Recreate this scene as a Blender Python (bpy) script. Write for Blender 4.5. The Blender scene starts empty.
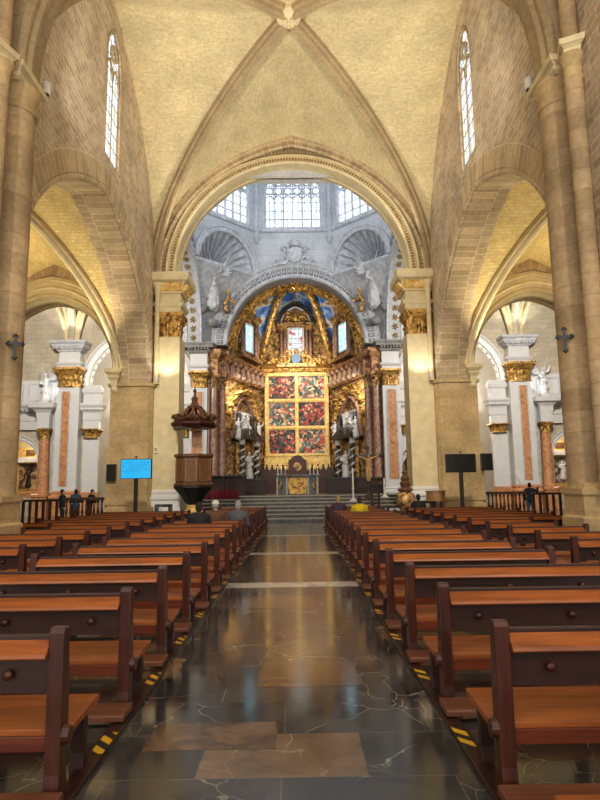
import bpy, bmesh, math, random
from math import pi, sin, cos, sqrt, atan2, radians
from mathutils import Vector, Matrix, noise
random.seed(7)
S = bpy.context.scene
COL = S.collection

# ------------------------------------------------------------------ helpers
def lin(r, g, b):
    f = lambda c: (c/255/12.92 if c/255 <= .04045 else ((c/255+.055)/1.055)**2.4)
    return (f(r), f(g), f(b), 1)

class MB:
    def __init__(s):
        s.v = []; s.f = []; s.uv = {}
    def quadgrid(s, pts, uvs=None, closeu=False):
        """pts[i][j] grid of points"""
        base = len(s.v); n = len(pts); m = len(pts[0])
        for row in pts: s.v.extend([tuple(p) for p in row])
        for i in range(n if closeu else n-1):
            for j in range(m-1):
                i2 = (i+1) % n
                fc = (base+i*m+j, base+i2*m+j, base+i2*m+j+1, base+i*m+j+1)
                if uvs:
                    s.uv[len(s.f)] = (uvs[i][j], uvs[min(i+1, n-1)][j], uvs[min(i+1, n-1)][j+1], uvs[i][j+1])
                s.f.append(fc)
    def poly(s, pts, uv=None):
        b = len(s.v); s.v.extend([tuple(p) for p in pts])
        if uv: s.uv[len(s.f)] = uv
        s.f.append(tuple(range(b, b+len(pts))))
    def box(s, x0, x1, y0, y1, z0, z1):
        b = len(s.v)
        s.v += [(x0,y0,z0),(x1,y0,z0),(x1,y1,z0),(x0,y1,z0),(x0,y0,z1),(x1,y0,z1),(x1,y1,z1),(x0,y1,z1)]
        for q in ((3,2,1,0),(4,5,6,7),(0,1,5,4),(1,2,6,5),(2,3,7,6),(3,0,4,7)): s.f.append(tuple(b+i for i in q))
        return s
    def hexa(s, bot, top):
        b = len(s.v); n = len(bot)
        s.v += [tuple(p) for p in bot] + [tuple(p) for p in top]
        s.f.append(tuple(b+i for i in reversed(range(n)))); s.f.append(tuple(b+n+i for i in range(n)))
        for i in range(n): s.f.append((b+i, b+(i+1) % n, b+n+(i+1) % n, b+n+i))
        return s
    def prism_x(s, prof, x0, x1):
        return s.hexa([(x0,y,z) for y, z in prof], [(x1,y,z) for y, z in prof])
    def frus(s, p0, p1, r0, r1, n=12, cap=True):
        p0 = Vector(p0); p1 = Vector(p1); d = (p1-p0)
        if d.length < 1e-6: return s
        d.normalize(); a = d.orthogonal().normalized(); c = d.cross(a)
        A = [p0+(a*cos(2*pi*i/n)+c*sin(2*pi*i/n))*r0 for i in range(n)]
        B = [p1+(a*cos(2*pi*i/n)+c*sin(2*pi*i/n))*r1 for i in range(n)]
        return s.hexa(A, B)
    def ell(s, c, r, n=10, m=7, rot=None):
        if not hasattr(r, '__len__'): r = (r, r, r)
        c = Vector(c); rows = []
        for j in range(m+1):
            t = pi*j/m; row = []
            for i in range(n):
                p = 2*pi*i/n
                q = Vector((r[0]*sin(t)*cos(p), r[1]*sin(t)*sin(p), r[2]*cos(t)))
                if rot: q = rot @ q
                row.append(c+q)
            rows.append(row)
        cols = [[rows[j][i] for j in range(m+1)] for i in range(n)]
        s.quadgrid(cols, closeu=True); return s
    def lathe(s, prof, c=(0,0,0), n=20, sq=0, a0=0, a1=2*pi):
        """prof (r,z); sq>0 gives a squarish plan"""
        full = abs(a1-a0-2*pi) < 1e-6
        k = n if full else n+1; cols = []
        for i in range(k):
            a = a0+(a1-a0)*i/n
            q = 1
            if sq: q = 1/(abs(cos(a))**sq+abs(sin(a))**sq)**(1/sq)
            cols.append([(c[0]+r*q*cos(a), c[1]+r*q*sin(a), c[2]+z) for r, z in prof])
        s.quadgrid(cols, closeu=full); return s
    def tube(s, pts, r, n=8):
        pts = [Vector(p) for p in pts]; rings = []
        for i, p in enumerate(pts):
            d = (pts[min(i+1, len(pts)-1)]-pts[max(i-1, 0)]).normalized()
            a = d.cross(Vector((.31,.2,.93)))
            if a.length < .05: a = d.cross(Vector((1,0,0)))
            a.normalize(); b = d.cross(a)
            rr = r[i] if hasattr(r, '__len__') else r
            rings.append([p+(a*cos(2*pi*k/n)+b*sin(2*pi*k/n))*rr for k in range(n)])
        base = len(s.v)
        for R in rings: s.v += [tuple(q) for q in R]
        for i in range(len(rings)-1):
            for k in range(n): s.f.append((base+i*n+k, base+i*n+(k+1) % n, base+(i+1)*n+(k+1) % n, base+(i+1)*n+k))
        s.f.append(tuple(base+k for k in reversed(range(n)))); s.f.append(tuple(base+(len(rings)-1)*n+k for k in range(n)))
        return s
    def mapv(s, fn):
        s.v = [tuple(fn(Vector(p))) for p in s.v]; return s
    def mesh(s, name, smooth=False, bevel=0, merge=False):
        me = bpy.data.meshes.new(name)
        me.from_pydata([tuple(p) for p in s.v], [], s.f)
        if s.uv:
            ul = me.uv_layers.new(name='UVMap')
            for pi_, p in enumerate(me.polygons):
                u = s.uv.get(pi_)
                if u:
                    for k, li in enumerate(p.loop_indices): ul.data[li].uv = u[k]
        bm = bmesh.new(); bm.from_mesh(me)
        if merge: bmesh.ops.remove_doubles(bm, verts=bm.verts, dist=1e-4)
        bmesh.ops.recalc_face_normals(bm, faces=bm.faces)
        if bevel:
            ed = [e for e in bm.edges if len(e.link_faces) == 2 and e.calc_face_angle(0) > .6]
            bmesh.ops.bevel(bm, geom=ed, offset=bevel, segments=2, profile=.6, affect='EDGES', clamp_overlap=True)
        bm.to_mesh(me); bm.free()
        if smooth:
            for p in me.polygons: p.use_smooth = True
        return me

def base_of(parent):
    o = parent; loc = Vector((0,0,0))
    while o:
        loc = loc+o.location; o = o.parent
    return loc

def part(name, mb, mat, parent=None, smooth=False, bevel=0, label=None, local=False, merge=False):
    me = mb if isinstance(mb, bpy.types.Mesh) else mb.mesh(name, smooth, bevel, merge)
    o = bpy.data.objects.new(name, me); COL.objects.link(o)
    if mat: me.materials.clear(); me.materials.append(mat)
    if parent:
        o.parent = parent
        if not local: o.location = -base_of(parent)
    if label: o['label'] = label
    return o

def thing(name, label, cat, loc=(0,0,0), group=None):
    o = bpy.data.objects.new(name, None); COL.objects.link(o)
    o.empty_display_size = .2
    o.location = loc; o['label'] = label; o['category'] = cat
    if group: o['group'] = group
    return o

def tag(o, label, cat, group=None):
    o['label'] = label; o['category'] = cat
    if group: o['group'] = group
    return o

def struct(name, mb, mat, smooth=False, parent=None, merge=False):
    o = part(name, mb, mat, parent, smooth, merge=merge)
    if not parent: o['kind'] = 'structure'
    return o

def dup(root, loc, label=None, rotz=None):
    r = root.copy(); COL.objects.link(r); r.location = loc
    if rotz is not None: r.rotation_euler = (0,0,rotz)
    if label: r['label'] = label
    for ch in list(root.children):
        c = ch.copy(); COL.objects.link(c); c.parent = r
        for g in list(ch.children):
            d = g.copy(); COL.objects.link(d); d.parent = c
    return r

# ------------------------------------------------------------------ materials
def newmat(name):
    m = bpy.data.materials.new(name); m.use_nodes = True
    nt = m.node_tree; b = nt.nodes['Principled BSDF']
    return m, nt, b
def nd(nt, t, **kw):
    n = nt.nodes.new(t)
    for k, v in kw.items():
        if k in n.inputs: n.inputs[k].default_value = v
        else: setattr(n, k, v)
    return n
def mix(nt, fac, a, b, mode='MIX'):
    m = nt.nodes.new('ShaderNodeMix'); m.data_type = 'RGBA'; m.blend_type = mode
    for sock, val in ((m.inputs[0], fac), (m.inputs[6], a), (m.inputs[7], b)):
        if hasattr(val, 'is_linked') or hasattr(val, 'links'): nt.links.new(val, sock)
        else: sock.default_value = val
    return m.outputs[2]
def ramp(nt, src, stops, mode='LINEAR'):
    r = nt.nodes.new('ShaderNodeValToRGB'); r.color_ramp.interpolation = mode
    el = r.color_ramp.elements
    while len(el) < len(stops): el.new(.5)
    for e, (p, c) in zip(el, stops): e.position = p; e.color = c
    nt.links.new(src, r.inputs[0]); return r.outputs[0]
def wallcoord(nt, mode):
    """x+y along a wall, z up; or the mesh's own UV"""
    if mode == 'uv':
        return nd(nt, 'ShaderNodeUVMap').outputs[0]
    g = nd(nt, 'ShaderNodeNewGeometry'); sp = nd(nt, 'ShaderNodeSeparateXYZ'); nt.links.new(g.outputs['Position'], sp.inputs[0])
    cb = nd(nt, 'ShaderNodeCombineXYZ')
    if mode == 'flat':
        nt.links.new(sp.outputs[0], cb.inputs[0]); nt.links.new(sp.outputs[1], cb.inputs[1]); return cb.outputs[0]
    ad = nd(nt, 'ShaderNodeMath', operation='ADD'); nt.links.new(sp.outputs[0], ad.inputs[0]); nt.links.new(sp.outputs[1], ad.inputs[1])
    nt.links.new(ad.outputs[0], cb.inputs[0]); nt.links.new(sp.outputs[2], cb.inputs[1]); return cb.outputs[0]
def pos(nt):
    return nd(nt, 'ShaderNodeNewGeometry').outputs['Position']

def stone(name, c1, c2, cm, bw=.62, bh=.31, mortar=.02, mode='wall', rough=.85, bump=.25, blotch=.35, bias=0):
    m, nt, b = newmat(name)
    br = nd(nt, 'ShaderNodeTexBrick'); br.inputs['Scale'].default_value = 1
    br.inputs['Brick Width'].default_value = bw; br.inputs['Row Height'].default_value = bh
    br.inputs['Mortar Size'].default_value = mortar; br.inputs['Mortar Smooth'].default_value = .3
    br.inputs['Color1'].default_value = c1; br.inputs['Color2'].default_value = c2; br.inputs['Mortar'].default_value = cm
    br.inputs['Bias'].default_value = bias
    nt.links.new(wallcoord(nt, mode), br.inputs['Vector'])
    n1 = nd(nt, 'ShaderNodeTexNoise'); n1.inputs['Scale'].default_value = .9; n1.inputs['Detail'].default_value = 6
    nt.links.new(pos(nt), n1.inputs['Vector'])
    n2 = nd(nt, 'ShaderNodeTexNoise'); n2.inputs['Scale'].default_value = 9; n2.inputs['Detail'].default_value = 5
    nt.links.new(pos(nt), n2.inputs['Vector'])
    k = 1-blotch
    f1 = ramp(nt, n1.outputs[0], [(.3, (k,k,k*.97,1)), (.7, (1.12,1.1,1.06,1))])
    f2 = ramp(nt, n2.outputs[0], [(.3, (.82,.82,.82,1)), (.7, (1.1,1.1,1.1,1))])
    c = mix(nt, 1, mix(nt, 1, br.outputs['Color'], f1, 'MULTIPLY'), f2, 'MULTIPLY')
    nt.links.new(c, b.inputs['Base Color']); b.inputs['Roughness'].default_value = rough
    bp = nd(nt, 'ShaderNodeBump'); bp.inputs['Strength'].default_value = bump; bp.inputs['Distance'].default_value = .05
    ad = nd(nt, 'ShaderNodeMath', operation='MULTIPLY_ADD'); nt.links.new(br.outputs['Fac'], ad.inputs[0]); ad.inputs[1].default_value = -1
    nt.links.new(n2.outputs[0], ad.inputs[2]); nt.links.new(ad.outputs[0], bp.inputs['Height']); nt.links.new(bp.outputs[0], b.inputs['Normal'])
    return m

def plain(name, c, rough=.5, metal=0, var=.25, scale=6, c2=None, bump=0, spec=.5):
    m, nt, b = newmat(name)
    n = nd(nt, 'ShaderNodeTexNoise'); n.inputs['Scale'].default_value = scale; n.inputs['Detail'].default_value = 5
    nt.links.new(pos(nt), n.inputs['Vector'])
    k = 1-var
    lo = c2 if c2 else (c[0]*k, c[1]*k, c[2]*k, 1)
    nt.links.new(ramp(nt, n.outputs[0], [(.35, lo), (.65, c)]), b.inputs['Base Color'])
    b.inputs['Roughness'].default_value = rough; b.inputs['Metallic'].default_value = metal
    b.inputs['Specular IOR Level'].default_value = spec
    if bump:
        bp = nd(nt, 'ShaderNodeBump'); bp.inputs['Strength'].default_value = bump; bp.inputs['Distance'].default_value = .03
        nt.links.new(n.outputs[0], bp.inputs['Height']); nt.links.new(bp.outputs[0], b.inputs['Normal'])
    return m

def marble(name, c, vein, scale=1.2, rough=.25, width=.06):
    m, nt, b = newmat(name)
    n = nd(nt, 'ShaderNodeTexNoise'); n.inputs['Scale'].default_value = scale; n.inputs['Detail'].default_value = 7; n.inputs['Distortion'].default_value = 1.2
    nt.links.new(pos(nt), n.inputs['Vector'])
    d = (c[0]*.72, c[1]*.7, c[2]*.68, 1)
    col = ramp(nt, n.outputs[0], [(.3, d), (.5-width, c), (.5, vein), (.5+width, c), (.75, d)])
    nt.links.new(col, b.inputs['Base Color']); b.inputs['Roughness'].default_value = rough
    return m

def wood(name, c, dark, rough=.28, axis=0):
    m, nt, b = newmat(name)
    tc = nd(nt, 'ShaderNodeTexCoord'); mp = nd(nt, 'ShaderNodeMapping')
    oi = nd(nt, 'ShaderNodeObjectInfo')
    sc = [9, 9, 9]; sc[axis] = .8
    mp.inputs['Scale'].default_value = sc
    nt.links.new(tc.outputs['Object'], mp.inputs['Vector'])
    n = nd(nt, 'ShaderNodeTexNoise'); n.inputs['Scale'].default_value = 2.2; n.inputs['Detail'].default_value = 6; n.inputs['Distortion'].default_value = .6
    n.noise_dimensions = '4D'; nt.links.new(mp.outputs[0], n.inputs['Vector'])
    mu = nd(nt, 'ShaderNodeMath', operation='MULTIPLY'); mu.inputs[1].default_value = 37; nt.links.new(oi.outputs['Random'], mu.inputs[0]); nt.links.new(mu.outputs[0], n.inputs['W'])
    col = ramp(nt, n.outputs[0], [(.3, dark), (.65, c)])
    nt.links.new(col, b.inputs['Base Color']); b.inputs['Roughness'].default_value = rough
    b.inputs['Specular IOR Level'].default_value = .3
    return m

def gold(name, c, dark, scale=7, metal=.65, rough=.38, thr=.45):
    m, nt, b = newmat(name)
    n = nd(nt, 'ShaderNodeTexNoise'); n.inputs['Scale'].default_value = scale; n.inputs['Detail'].default_value = 4; n.inputs['Distortion'].default_value = .8
    nt.links.new(pos(nt), n.inputs['Vector'])
    col = ramp(nt, n.outputs[0], [(thr-.1, dark), (thr+.06, c)])
    nt.links.new(col, b.inputs['Base Color']); b.inputs['Metallic'].default_value = metal; b.inputs['Roughness'].default_value = rough
    bp = nd(nt, 'ShaderNodeBump'); bp.inputs['Strength'].default_value = .6; bp.inputs['Distance'].default_value = .06
    nt.links.new(n.outputs[0], bp.inputs['Height']); nt.links.new(bp.outputs[0], b.inputs['Normal'])
    return m

def emis(name, c, s):
    m, nt, b = newmat(name)
    b.inputs['Base Color'].default_value = (.02,.02,.02,1)
    b.inputs['Emission Color'].default_value = c; b.inputs['Emission Strength'].default_value = s
    return m

def glassmat(name, cols, strength, cell=(.34,.42), lead=.03, mode='wall'):
    """leaded daylight glass: panes of slightly different tint, lit from outside"""
    m, nt, b = newmat(name)
    br = nd(nt, 'ShaderNodeTexBrick'); br.offset = 0
    br.inputs['Scale'].default_value = 1; br.inputs['Brick Width'].default_value = cell[0]; br.inputs['Row Height'].default_value = cell[1]
    br.inputs['Mortar Size'].default_value = lead; br.inputs['Mortar'].default_value = (.02,.025,.03,1)
    nt.links.new(wallcoord(nt, mode), br.inputs['Vector'])
    n = nd(nt, 'ShaderNodeTexNoise'); n.inputs['Scale'].default_value = 2.3; n.inputs['Detail'].default_value = 2
    nt.links.new(pos(nt), n.inputs['Vector'])
    k = len(cols); col = ramp(nt, n.outputs[0], [(.3+.4*i/(k-1), c) for i, c in enumerate(cols)])
    nt.links.new(col, br.inputs['Color1']); nt.links.new(col, br.inputs['Color2'])
    nt.links.new(br.outputs['Color'], b.inputs['Emission Color']); b.inputs['Emission Strength'].default_value = strength
    b.inputs['Base Color'].default_value = (.05,.06,.07,1); b.inputs['Roughness'].default_value = .2
    return m

M = {}
M['ashlar'] = stone('ashlar', lin(206,186,158), lin(176,154,126), lin(222,208,186), .42, .2, .013, blotch=.28, bump=.4)
M['pier'] = stone('pier_stone', lin(202,174,128), lin(190,162,116), lin(184,158,114), .8, .36, .01, blotch=.25)
M['shaft'] = stone('shaft_stone', lin(198,170,130), lin(174,146,108), lin(170,142,106), 3.0, .45, .012, blotch=.35)
M['vouss'] = stone('voussoir', lin(204,180,142), lin(174,150,114), lin(222,206,176), .3, .9, .014, mode='uv', blotch=.25)
M['rib'] = stone('rib_stone', lin(176,154,118), lin(160,138,104), lin(146,124,92), .8, .6, .012, mode='uv', blotch=.2)
M['cream'] = plain('cream_stone', lin(226,208,162), .7, var=.15, scale=3)
M['vault'] = stone('vault_brick', lin(224,208,164), lin(212,194,148), lin(206,188,142), .26, .065, .01, mode='uv', blotch=.16, bump=.5)
M['avault'] = stone('aisle_vault_brick', lin(222,200,140), lin(208,184,122), lin(202,178,118), .28, .08, .01, mode='uv', blotch=.14, bump=.5)
M['drum'] = stone('drum_stone', lin(196,198,202), lin(184,186,190), lin(170,172,176), .9, .42, .012, blotch=.12)
M['transept'] = stone('transept_stone', lin(206,194,172), lin(192,180,158), lin(178,166,146), .7, .33, .014, blotch=.15)
M['stucco'] = plain('grey_white_stucco', lin(206,207,210), .6, var=.32, scale=4, bump=.15)
M['darkstucco'] = plain('dark_stucco', lin(150,146,142), .7, var=.4, scale=4)
M['white'] = marble('white_marble', lin(226,224,220), lin(216,214,211), .5, .35, .2)
M['orange'] = marble('orange_marble', lin(196,134,88), lin(214,160,116), 2.5, .3)
M['jasper'] = marble('brown_jasper', lin(150,108,88), lin(186,148,126), 2.2, .25)
M['gold'] = gold('gilding', lin(214,166,84), lin(88,56,30), 6, .5, .42, .47)
M['brightgold'] = gold('bright_gilding', lin(240,204,122), lin(206,156,80), 5, .35, .42)
M['oldgold'] = gold('polychrome_gilding', lin(200,158,96), lin(86,54,42), 4.5, .3, .45, .5)
M['redgold'] = gold('red_and_gold', lin(196,150,96), lin(110,56,40), 4, .25, .45, .5)
M['seat'] = wood('seat_wood', lin(152,82,34), lin(108,54,21), .34)
M['pew'] = wood('pew_wood', lin(104,46,22), lin(70,28,14), .3)
M['pewdark'] = wood('pew_dark_wood', lin(54,27,16), lin(34,16,10), .4)
M['post'] = wood('post_wood', lin(72,34,20), lin(42,19,12), .3, axis=2)
M['kneel'] = wood('kneeler_wood', lin(112,68,44), lin(80,44,28), .4)
M['carved'] = wood('carved_dark_wood', lin(116,80,52), lin(58,36,24), .4, axis=2)
M['black'] = plain('black_metal', lin(22,21,22), .45, var=.3)
M['iron'] = plain('dark_iron', lin(36,32,30), .5, .5, var=.3)
M['whiteplastic'] = plain('white_plastic', lin(232,230,224), .4, var=.05)
M['darkstone'] = marble('black_marble', lin(40,40,40), lin(90,88,84), 1.5, .25)
M['pinkmarble'] = marble('pale_pink_marble', lin(206,182,166), lin(180,140,120), 1.5, .35, .1)
V0 = Vector
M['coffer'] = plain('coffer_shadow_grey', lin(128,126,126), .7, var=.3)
M['leaf'] = plain('carved_leaf_stone', lin(172,142,92), .7, var=.5, scale=9)
M['red'] = plain('red_cloth', lin(120,22,40), .85, var=.3)
M['skin'] = plain('skin', lin(206,160,132), .55, var=.08)
M['step'] = marble('step_stone', lin(56,54,49), lin(92,88,80), 1.4, .3)
M['stepedge'] = plain('step_edge', lin(176,168,150), .4, var=.2)
M['ironrail'] = plain('bronze_rail', lin(78,54,34), .45, .3, var=.4)
M['candle'] = plain('candle_wax', lin(238,232,214), .5, var=.04)
M['screenblack'] = plain('screen_black', lin(14,15,18), .15, var=.1)

def floor_material():
    m, nt, b = newmat('polished_dark_marble')
    fc = wallcoord(nt, 'flat')
    br = nd(nt, 'ShaderNodeTexBrick'); br.offset = .5; br.inputs['Scale'].default_value = 1
    br.inputs['Brick Width'].default_value = 1.0; br.inputs['Row Height'].default_value = .62; br.inputs['Mortar Size'].default_value = .004
    br.inputs['Color1'].default_value = (0,0,0,1); br.inputs['Color2'].default_value = (1,1,1,1); br.inputs['Mortar'].default_value = (.5,.5,.5,1)
    nt.links.new(fc, br.inputs['Vector'])
    base = ramp(nt, br.outputs['Color'], [(0, lin(44,44,44)), (.3, lin(58,57,55)), (.5, lin(70,66,60)), (.62, lin(50,50,50)), (.74, lin(112,90,66)), (.86, lin(66,62,58))], 'CONSTANT')
    n = nd(nt, 'ShaderNodeTexNoise'); n.inputs['Scale'].default_value = 2.6; n.inputs['Detail'].default_value = 8; n.inputs['Distortion'].default_value = .5
    nt.links.new(pos(nt), n.inputs['Vector'])
    cl = ramp(nt, n.outputs[0], [(.3, (.55,.55,.55,1)), (.7, (1.35,1.3,1.22,1))])
    c = mix(nt, 1, base, cl, 'MULTIPLY')
    # pale veins: two voronoi edge nets, broken up by noise
    nn = nd(nt, 'ShaderNodeTexNoise'); nn.inputs['Scale'].default_value = 1.7; nn.inputs['Detail'].default_value = 4
    nt.links.new(pos(nt), nn.inputs['Vector'])
    av = nd(nt, 'ShaderNodeMix'); av.data_type = 'RGBA'; av.blend_type = 'ADD'; av.inputs[0].default_value = .55
    nt.links.new(pos(nt), av.inputs[6]); nt.links.new(nn.outputs['Color'], av.inputs[7])
    ad2 = nd(nt, 'ShaderNodeVectorMath', operation='ADD'); nt.links.new(av.outputs[2], ad2.inputs[0]); nt.links.new(br.outputs['Color'], ad2.inputs[1])
    v = nd(nt, 'ShaderNodeTexVoronoi'); v.feature = 'DISTANCE_TO_EDGE'; v.inputs['Scale'].default_value = 1.6
    nt.links.new(ad2.outputs[0], v.inputs['Vector'])
    vm = ramp(nt, v.outputs['Distance'], [(0, (1,1,1,1)), (.009, (0,0,0,1))])
    n3 = nd(nt, 'ShaderNodeTexNoise'); n3.inputs['Scale'].default_value = 1.1; nt.links.new(pos(nt), n3.inputs['Vector'])
    bk = ramp(nt, n3.outputs[0], [(.42, (0,0,0,1)), (.58, (.7,.7,.7,1))])
    f = mix(nt, 1, vm, bk, 'MULTIPLY')
    c2 = mix(nt, f, c, lin(176,166,148))
    mo = ramp(nt, br.outputs['Fac'], [(.4, (1,1,1,1)), (.6, (1.7,1.65,1.55,1))])
    nt.links.new(mix(nt, 1, c2, mo, 'MULTIPLY'), b.inputs['Base Color'])
    rr = ramp(nt, n.outputs[0], [(.3, (.09,)*3+(1,)), (.7, (.16,)*3+(1,))])
    nt.links.new(rr, b.inputs['Roughness']); b.inputs['Specular IOR Level'].default_value = .55
    return m
M['floor'] = floor_material()
def white_strip():
    return marble('white_floor_marble', lin(190,184,170), lin(150,144,132), 2, .2)
M['strip'] = white_strip()
M['tan'] = marble('tan_floor_marble', lin(112,86,60), lin(78,60,44), 1.8, .14, .12)

M['dglass'] = glassmat('drum_glass', [lin(215,232,255), lin(238,246,255), lin(205,226,250), lin(228,236,250)], 2.3, (.42,.62), .03)
M['dglass_fill'] = glassmat('drum_glass_fill', [lin(225,236,255), lin(240,246,255), lin(215,232,252), lin(228,236,250)], 8.0, (.42,.62), .03)  # stronger glow given to the unseen drum windows to light the crossing
M['nglass'] = glassmat('nave_glass', [lin(190,220,250), lin(240,246,250), lin(200,226,245), lin(236,204,160), lin(210,235,245)], 1.5, (.3,.55), .03)
M['aglass'] = glassmat('apse_glass', [lin(120,205,225), lin(190,235,240), lin(90,180,215), lin(215,240,240)], 2.5, (.3,.4), .02)
M['cglass'] = glassmat('apse_centre_glass', [lin(60,150,190), lin(235,245,245), lin(225,240,240), lin(200,60,70)], 1.3, (.3,.4), .02)
M['tglass'] = glassmat('transept_glass', [lin(200,222,250), lin(240,246,255)], 1.6, (.35,.5), .03)

# ------------------------------------------------------------------ shape helpers
def gprof(t, k):          # pointed profile 1..0 for t in 0..1
    t = min(1, abs(t)); R = 1+k; top = sqrt(R*R-k*k)
    return sqrt(max(0, R*R-(t+k)**2))/top
def ppath(c, a, zs, rise, k, n=48, leg=0):
    P = []
    if leg: P += [(c-a, zs-leg)]
    for i in range(n+1):
        # even spacing in angle
        th = pi*i/n; t = -cos(th)
        P.append((c+a*t, zs+rise*gprof(t, k)))
    if leg: P += [(c+a, zs-leg)]
    return P
def circ(c, r, zs, n=48, a0=pi, a1=0, leg=0):
    P = [(c+r*cos(a0+(a1-a0)*i/n), zs+r*sin(a0+(a1-a0)*i/n)) for i in range(n+1)]
    if leg: P = [(c-r, zs-leg)]+P+[(c+r, zs-leg)]
    return P
def band(mb, path, sec, Mp, closed_sec=True):
    """sweep section (n outward, d toward viewer) along planar path (s,z)"""
    n = len(path); rows = []; uvs = []; L = 0
    sc = sec+[sec[0]] if closed_sec else sec
    for i, (s_, z_) in enumerate(path):
        a = path[max(i-1, 0)]; b = path[min(i+1, n-1)]
        tx, tz = b[0]-a[0], b[1]-a[1]; l = sqrt(tx*tx+tz*tz) or 1
        nx, nz = -tz/l, tx/l
        if i: L += sqrt((s_-path[i-1][0])**2+(z_-path[i-1][1])**2)
        rows.append([Mp(s_+nx*u, z_+nz*u, d) for u, d in sc]); 
        P = 0; ur = []
        for j, (u, d) in enumerate(sc):
            if j: P += sqrt((u-sc[j-1][0])**2+(d-sc[j-1][1])**2)
            ur.append((L, P))
        uvs.append(ur)
    mb.quadgrid(rows, uvs)
    if closed_sec:
        mb.poly([Mp(*q) for q in [(0,0,0)]*0] or rows[0][:-1]); mb.poly(rows[-1][:-1])
    return mb
def XZ(Yp):   # plane facing the nave entrance
    return lambda s, z, d: (s, Yp-d, z)
def YZ(sx, X):  # plane of a side wall facing the nave axis
    return lambda s, z, d: (sx*(X-d), s, z)

def arch_wall(mb, Mp, s0, s1, z0, z1, ops, thick, n=60):
    """wall with openings (sa,sb,low(s),high(s)) of constant thickness"""
    br = {s0, s1}
    for sa, sb, lo, hi in ops:
        for i in range(25):
            t = .5-.5*cos(pi*i/24); br.add(sa+(sb-sa)*t)
    br = sorted(round(b, 5) for b in br)
    z1f = z1 if callable(z1) else (lambda s: z1)
    for a, b in zip(br[:-1], br[1:]):
        if b-a < 1e-5: continue
        m = (a+b)/2
        cov = sorted([o for o in ops if o[0] < m < o[1]], key=lambda o: o[2](m))
        A = [z0]; B = [z0]
        for o in cov:
            A += [o[2](a), o[3](a)]; B += [o[2](b), o[3](b)]
        A.append(z1f(a)); B.append(z1f(b))
        for i in range(0, len(A), 2):
            if A[i+1]-A[i] < 1e-4 and B[i+1]-B[i] < 1e-4: continue
            for d in (0, -thick):
                mb.poly([Mp(a, A[i], d), Mp(b, B[i], d), Mp(b, B[i+1], d), Mp(a, A[i+1], d)])
        for o in cov:
            for fn in (o[2], o[3]):
                if fn(m) <= z0+1e-4: continue
                mb.poly([Mp(a, fn(a), 0), Mp(b, fn(b), 0), Mp(b, fn(b), -thick), Mp(a, fn(a), -thick)])
    for o in ops:
        for s_ in (o[0], o[1]):
            lo, hi = o[2](s_), o[3](s_)
            if hi-lo > .01: mb.poly([Mp(s_, lo, 0), Mp(s_, hi, 0), Mp(s_, hi, -thick), Mp(s_, lo, -thick)])
    for s_ in (s0, s1):
        mb.poly([Mp(s_, z0, 0), Mp(s_, z1f(s_), 0), Mp(s_, z1f(s_), -thick), Mp(s_, z0, -thick)])
    return mb
def parch(c, a, zs, rise, k, zlow=0):
    return (c-a, c+a, (lambda s: zlow), (lambda s: zs+rise*gprof((s-c)/a, k)))

class Vault:
    def __init__(s, x0, x1, y0, y1, zs, rise, k=.5, dx=0, dy=0):
        s.xc, s.hx, s.yc, s.hy = (x0+x1)/2, (x1-x0)/2, (y0+y1)/2, (y1-y0)/2
        s.zs, s.rise, s.k, s.dx, s.dy = zs, rise, k, dx, dy
    def z(s, u, v):
        t = min(abs(u), abs(v))
        return s.zs+(s.rise-s.dx*u*u-s.dy*v*v)*gprof(t, s.k)
    def mesh(s, mb, n=40):
        # four webs, each from the key to its edge; groin at |u|=|v|
        for web in range(4):
            rows = []; uvs = []
            for i in range(n+1):
                r = i/n; row = []; uv = []
                for j in range(n+1):
                    t = (-cos(pi*j/n))*r
                    u, v = ((t, r), (t, -r), (r, t), (-r, t))[web]
                    row.append((s.xc+u*s.hx, s.yc+v*s.hy, s.z(u, v)))
                    al = math.asin(min(1, abs(t)))*s.hx*1.15
                    uv.append(((r*s.hy, al) if web < 2 else (r*s.hx, al)))
                rows.append(row); uvs.append(uv)
            mb.quadgrid(rows, uvs)
        return mb
    def rib(s, sgn, w=.34, d=.34, n=40):
        mb = MB(); dirv = Vector((s.hx, sgn*s.hy, 0)).normalized(); lat = Vector((-dirv.y, dirv.x, 0))
        sec = [(-w/2, .06), (-w/2, -d*.35), (-w*.30, -d*.45), (-w*.26, -d*.8), (-w*.12, -d), (w*.12, -d), (w*.26, -d*.8), (w*.30, -d*.45), (w/2, -d*.35), (w/2, .06)]
        pts = []
        for i in range(n+1):
            t = -cos(pi*i/n); pts.append(Vector((s.xc+t*s.hx, s.yc+sgn*t*s.hy, s.z(t, t))))
        rows = []; uvs = []; L = 0
        for i, p in enumerate(pts):
            tg = (pts[min(i+1, n)]-pts[max(i-1, 0)]).normalized(); nr = lat.cross(tg)
            if nr.z < 0: nr = -nr
            if i: L += (p-pts[i-1]).length
            rows.append([p+lat*a+nr*b for a, b in sec]); uvs.append([(L, q*.1) for q in range(len(sec))])
        mb.quadgrid(rows, uvs); return mb

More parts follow.
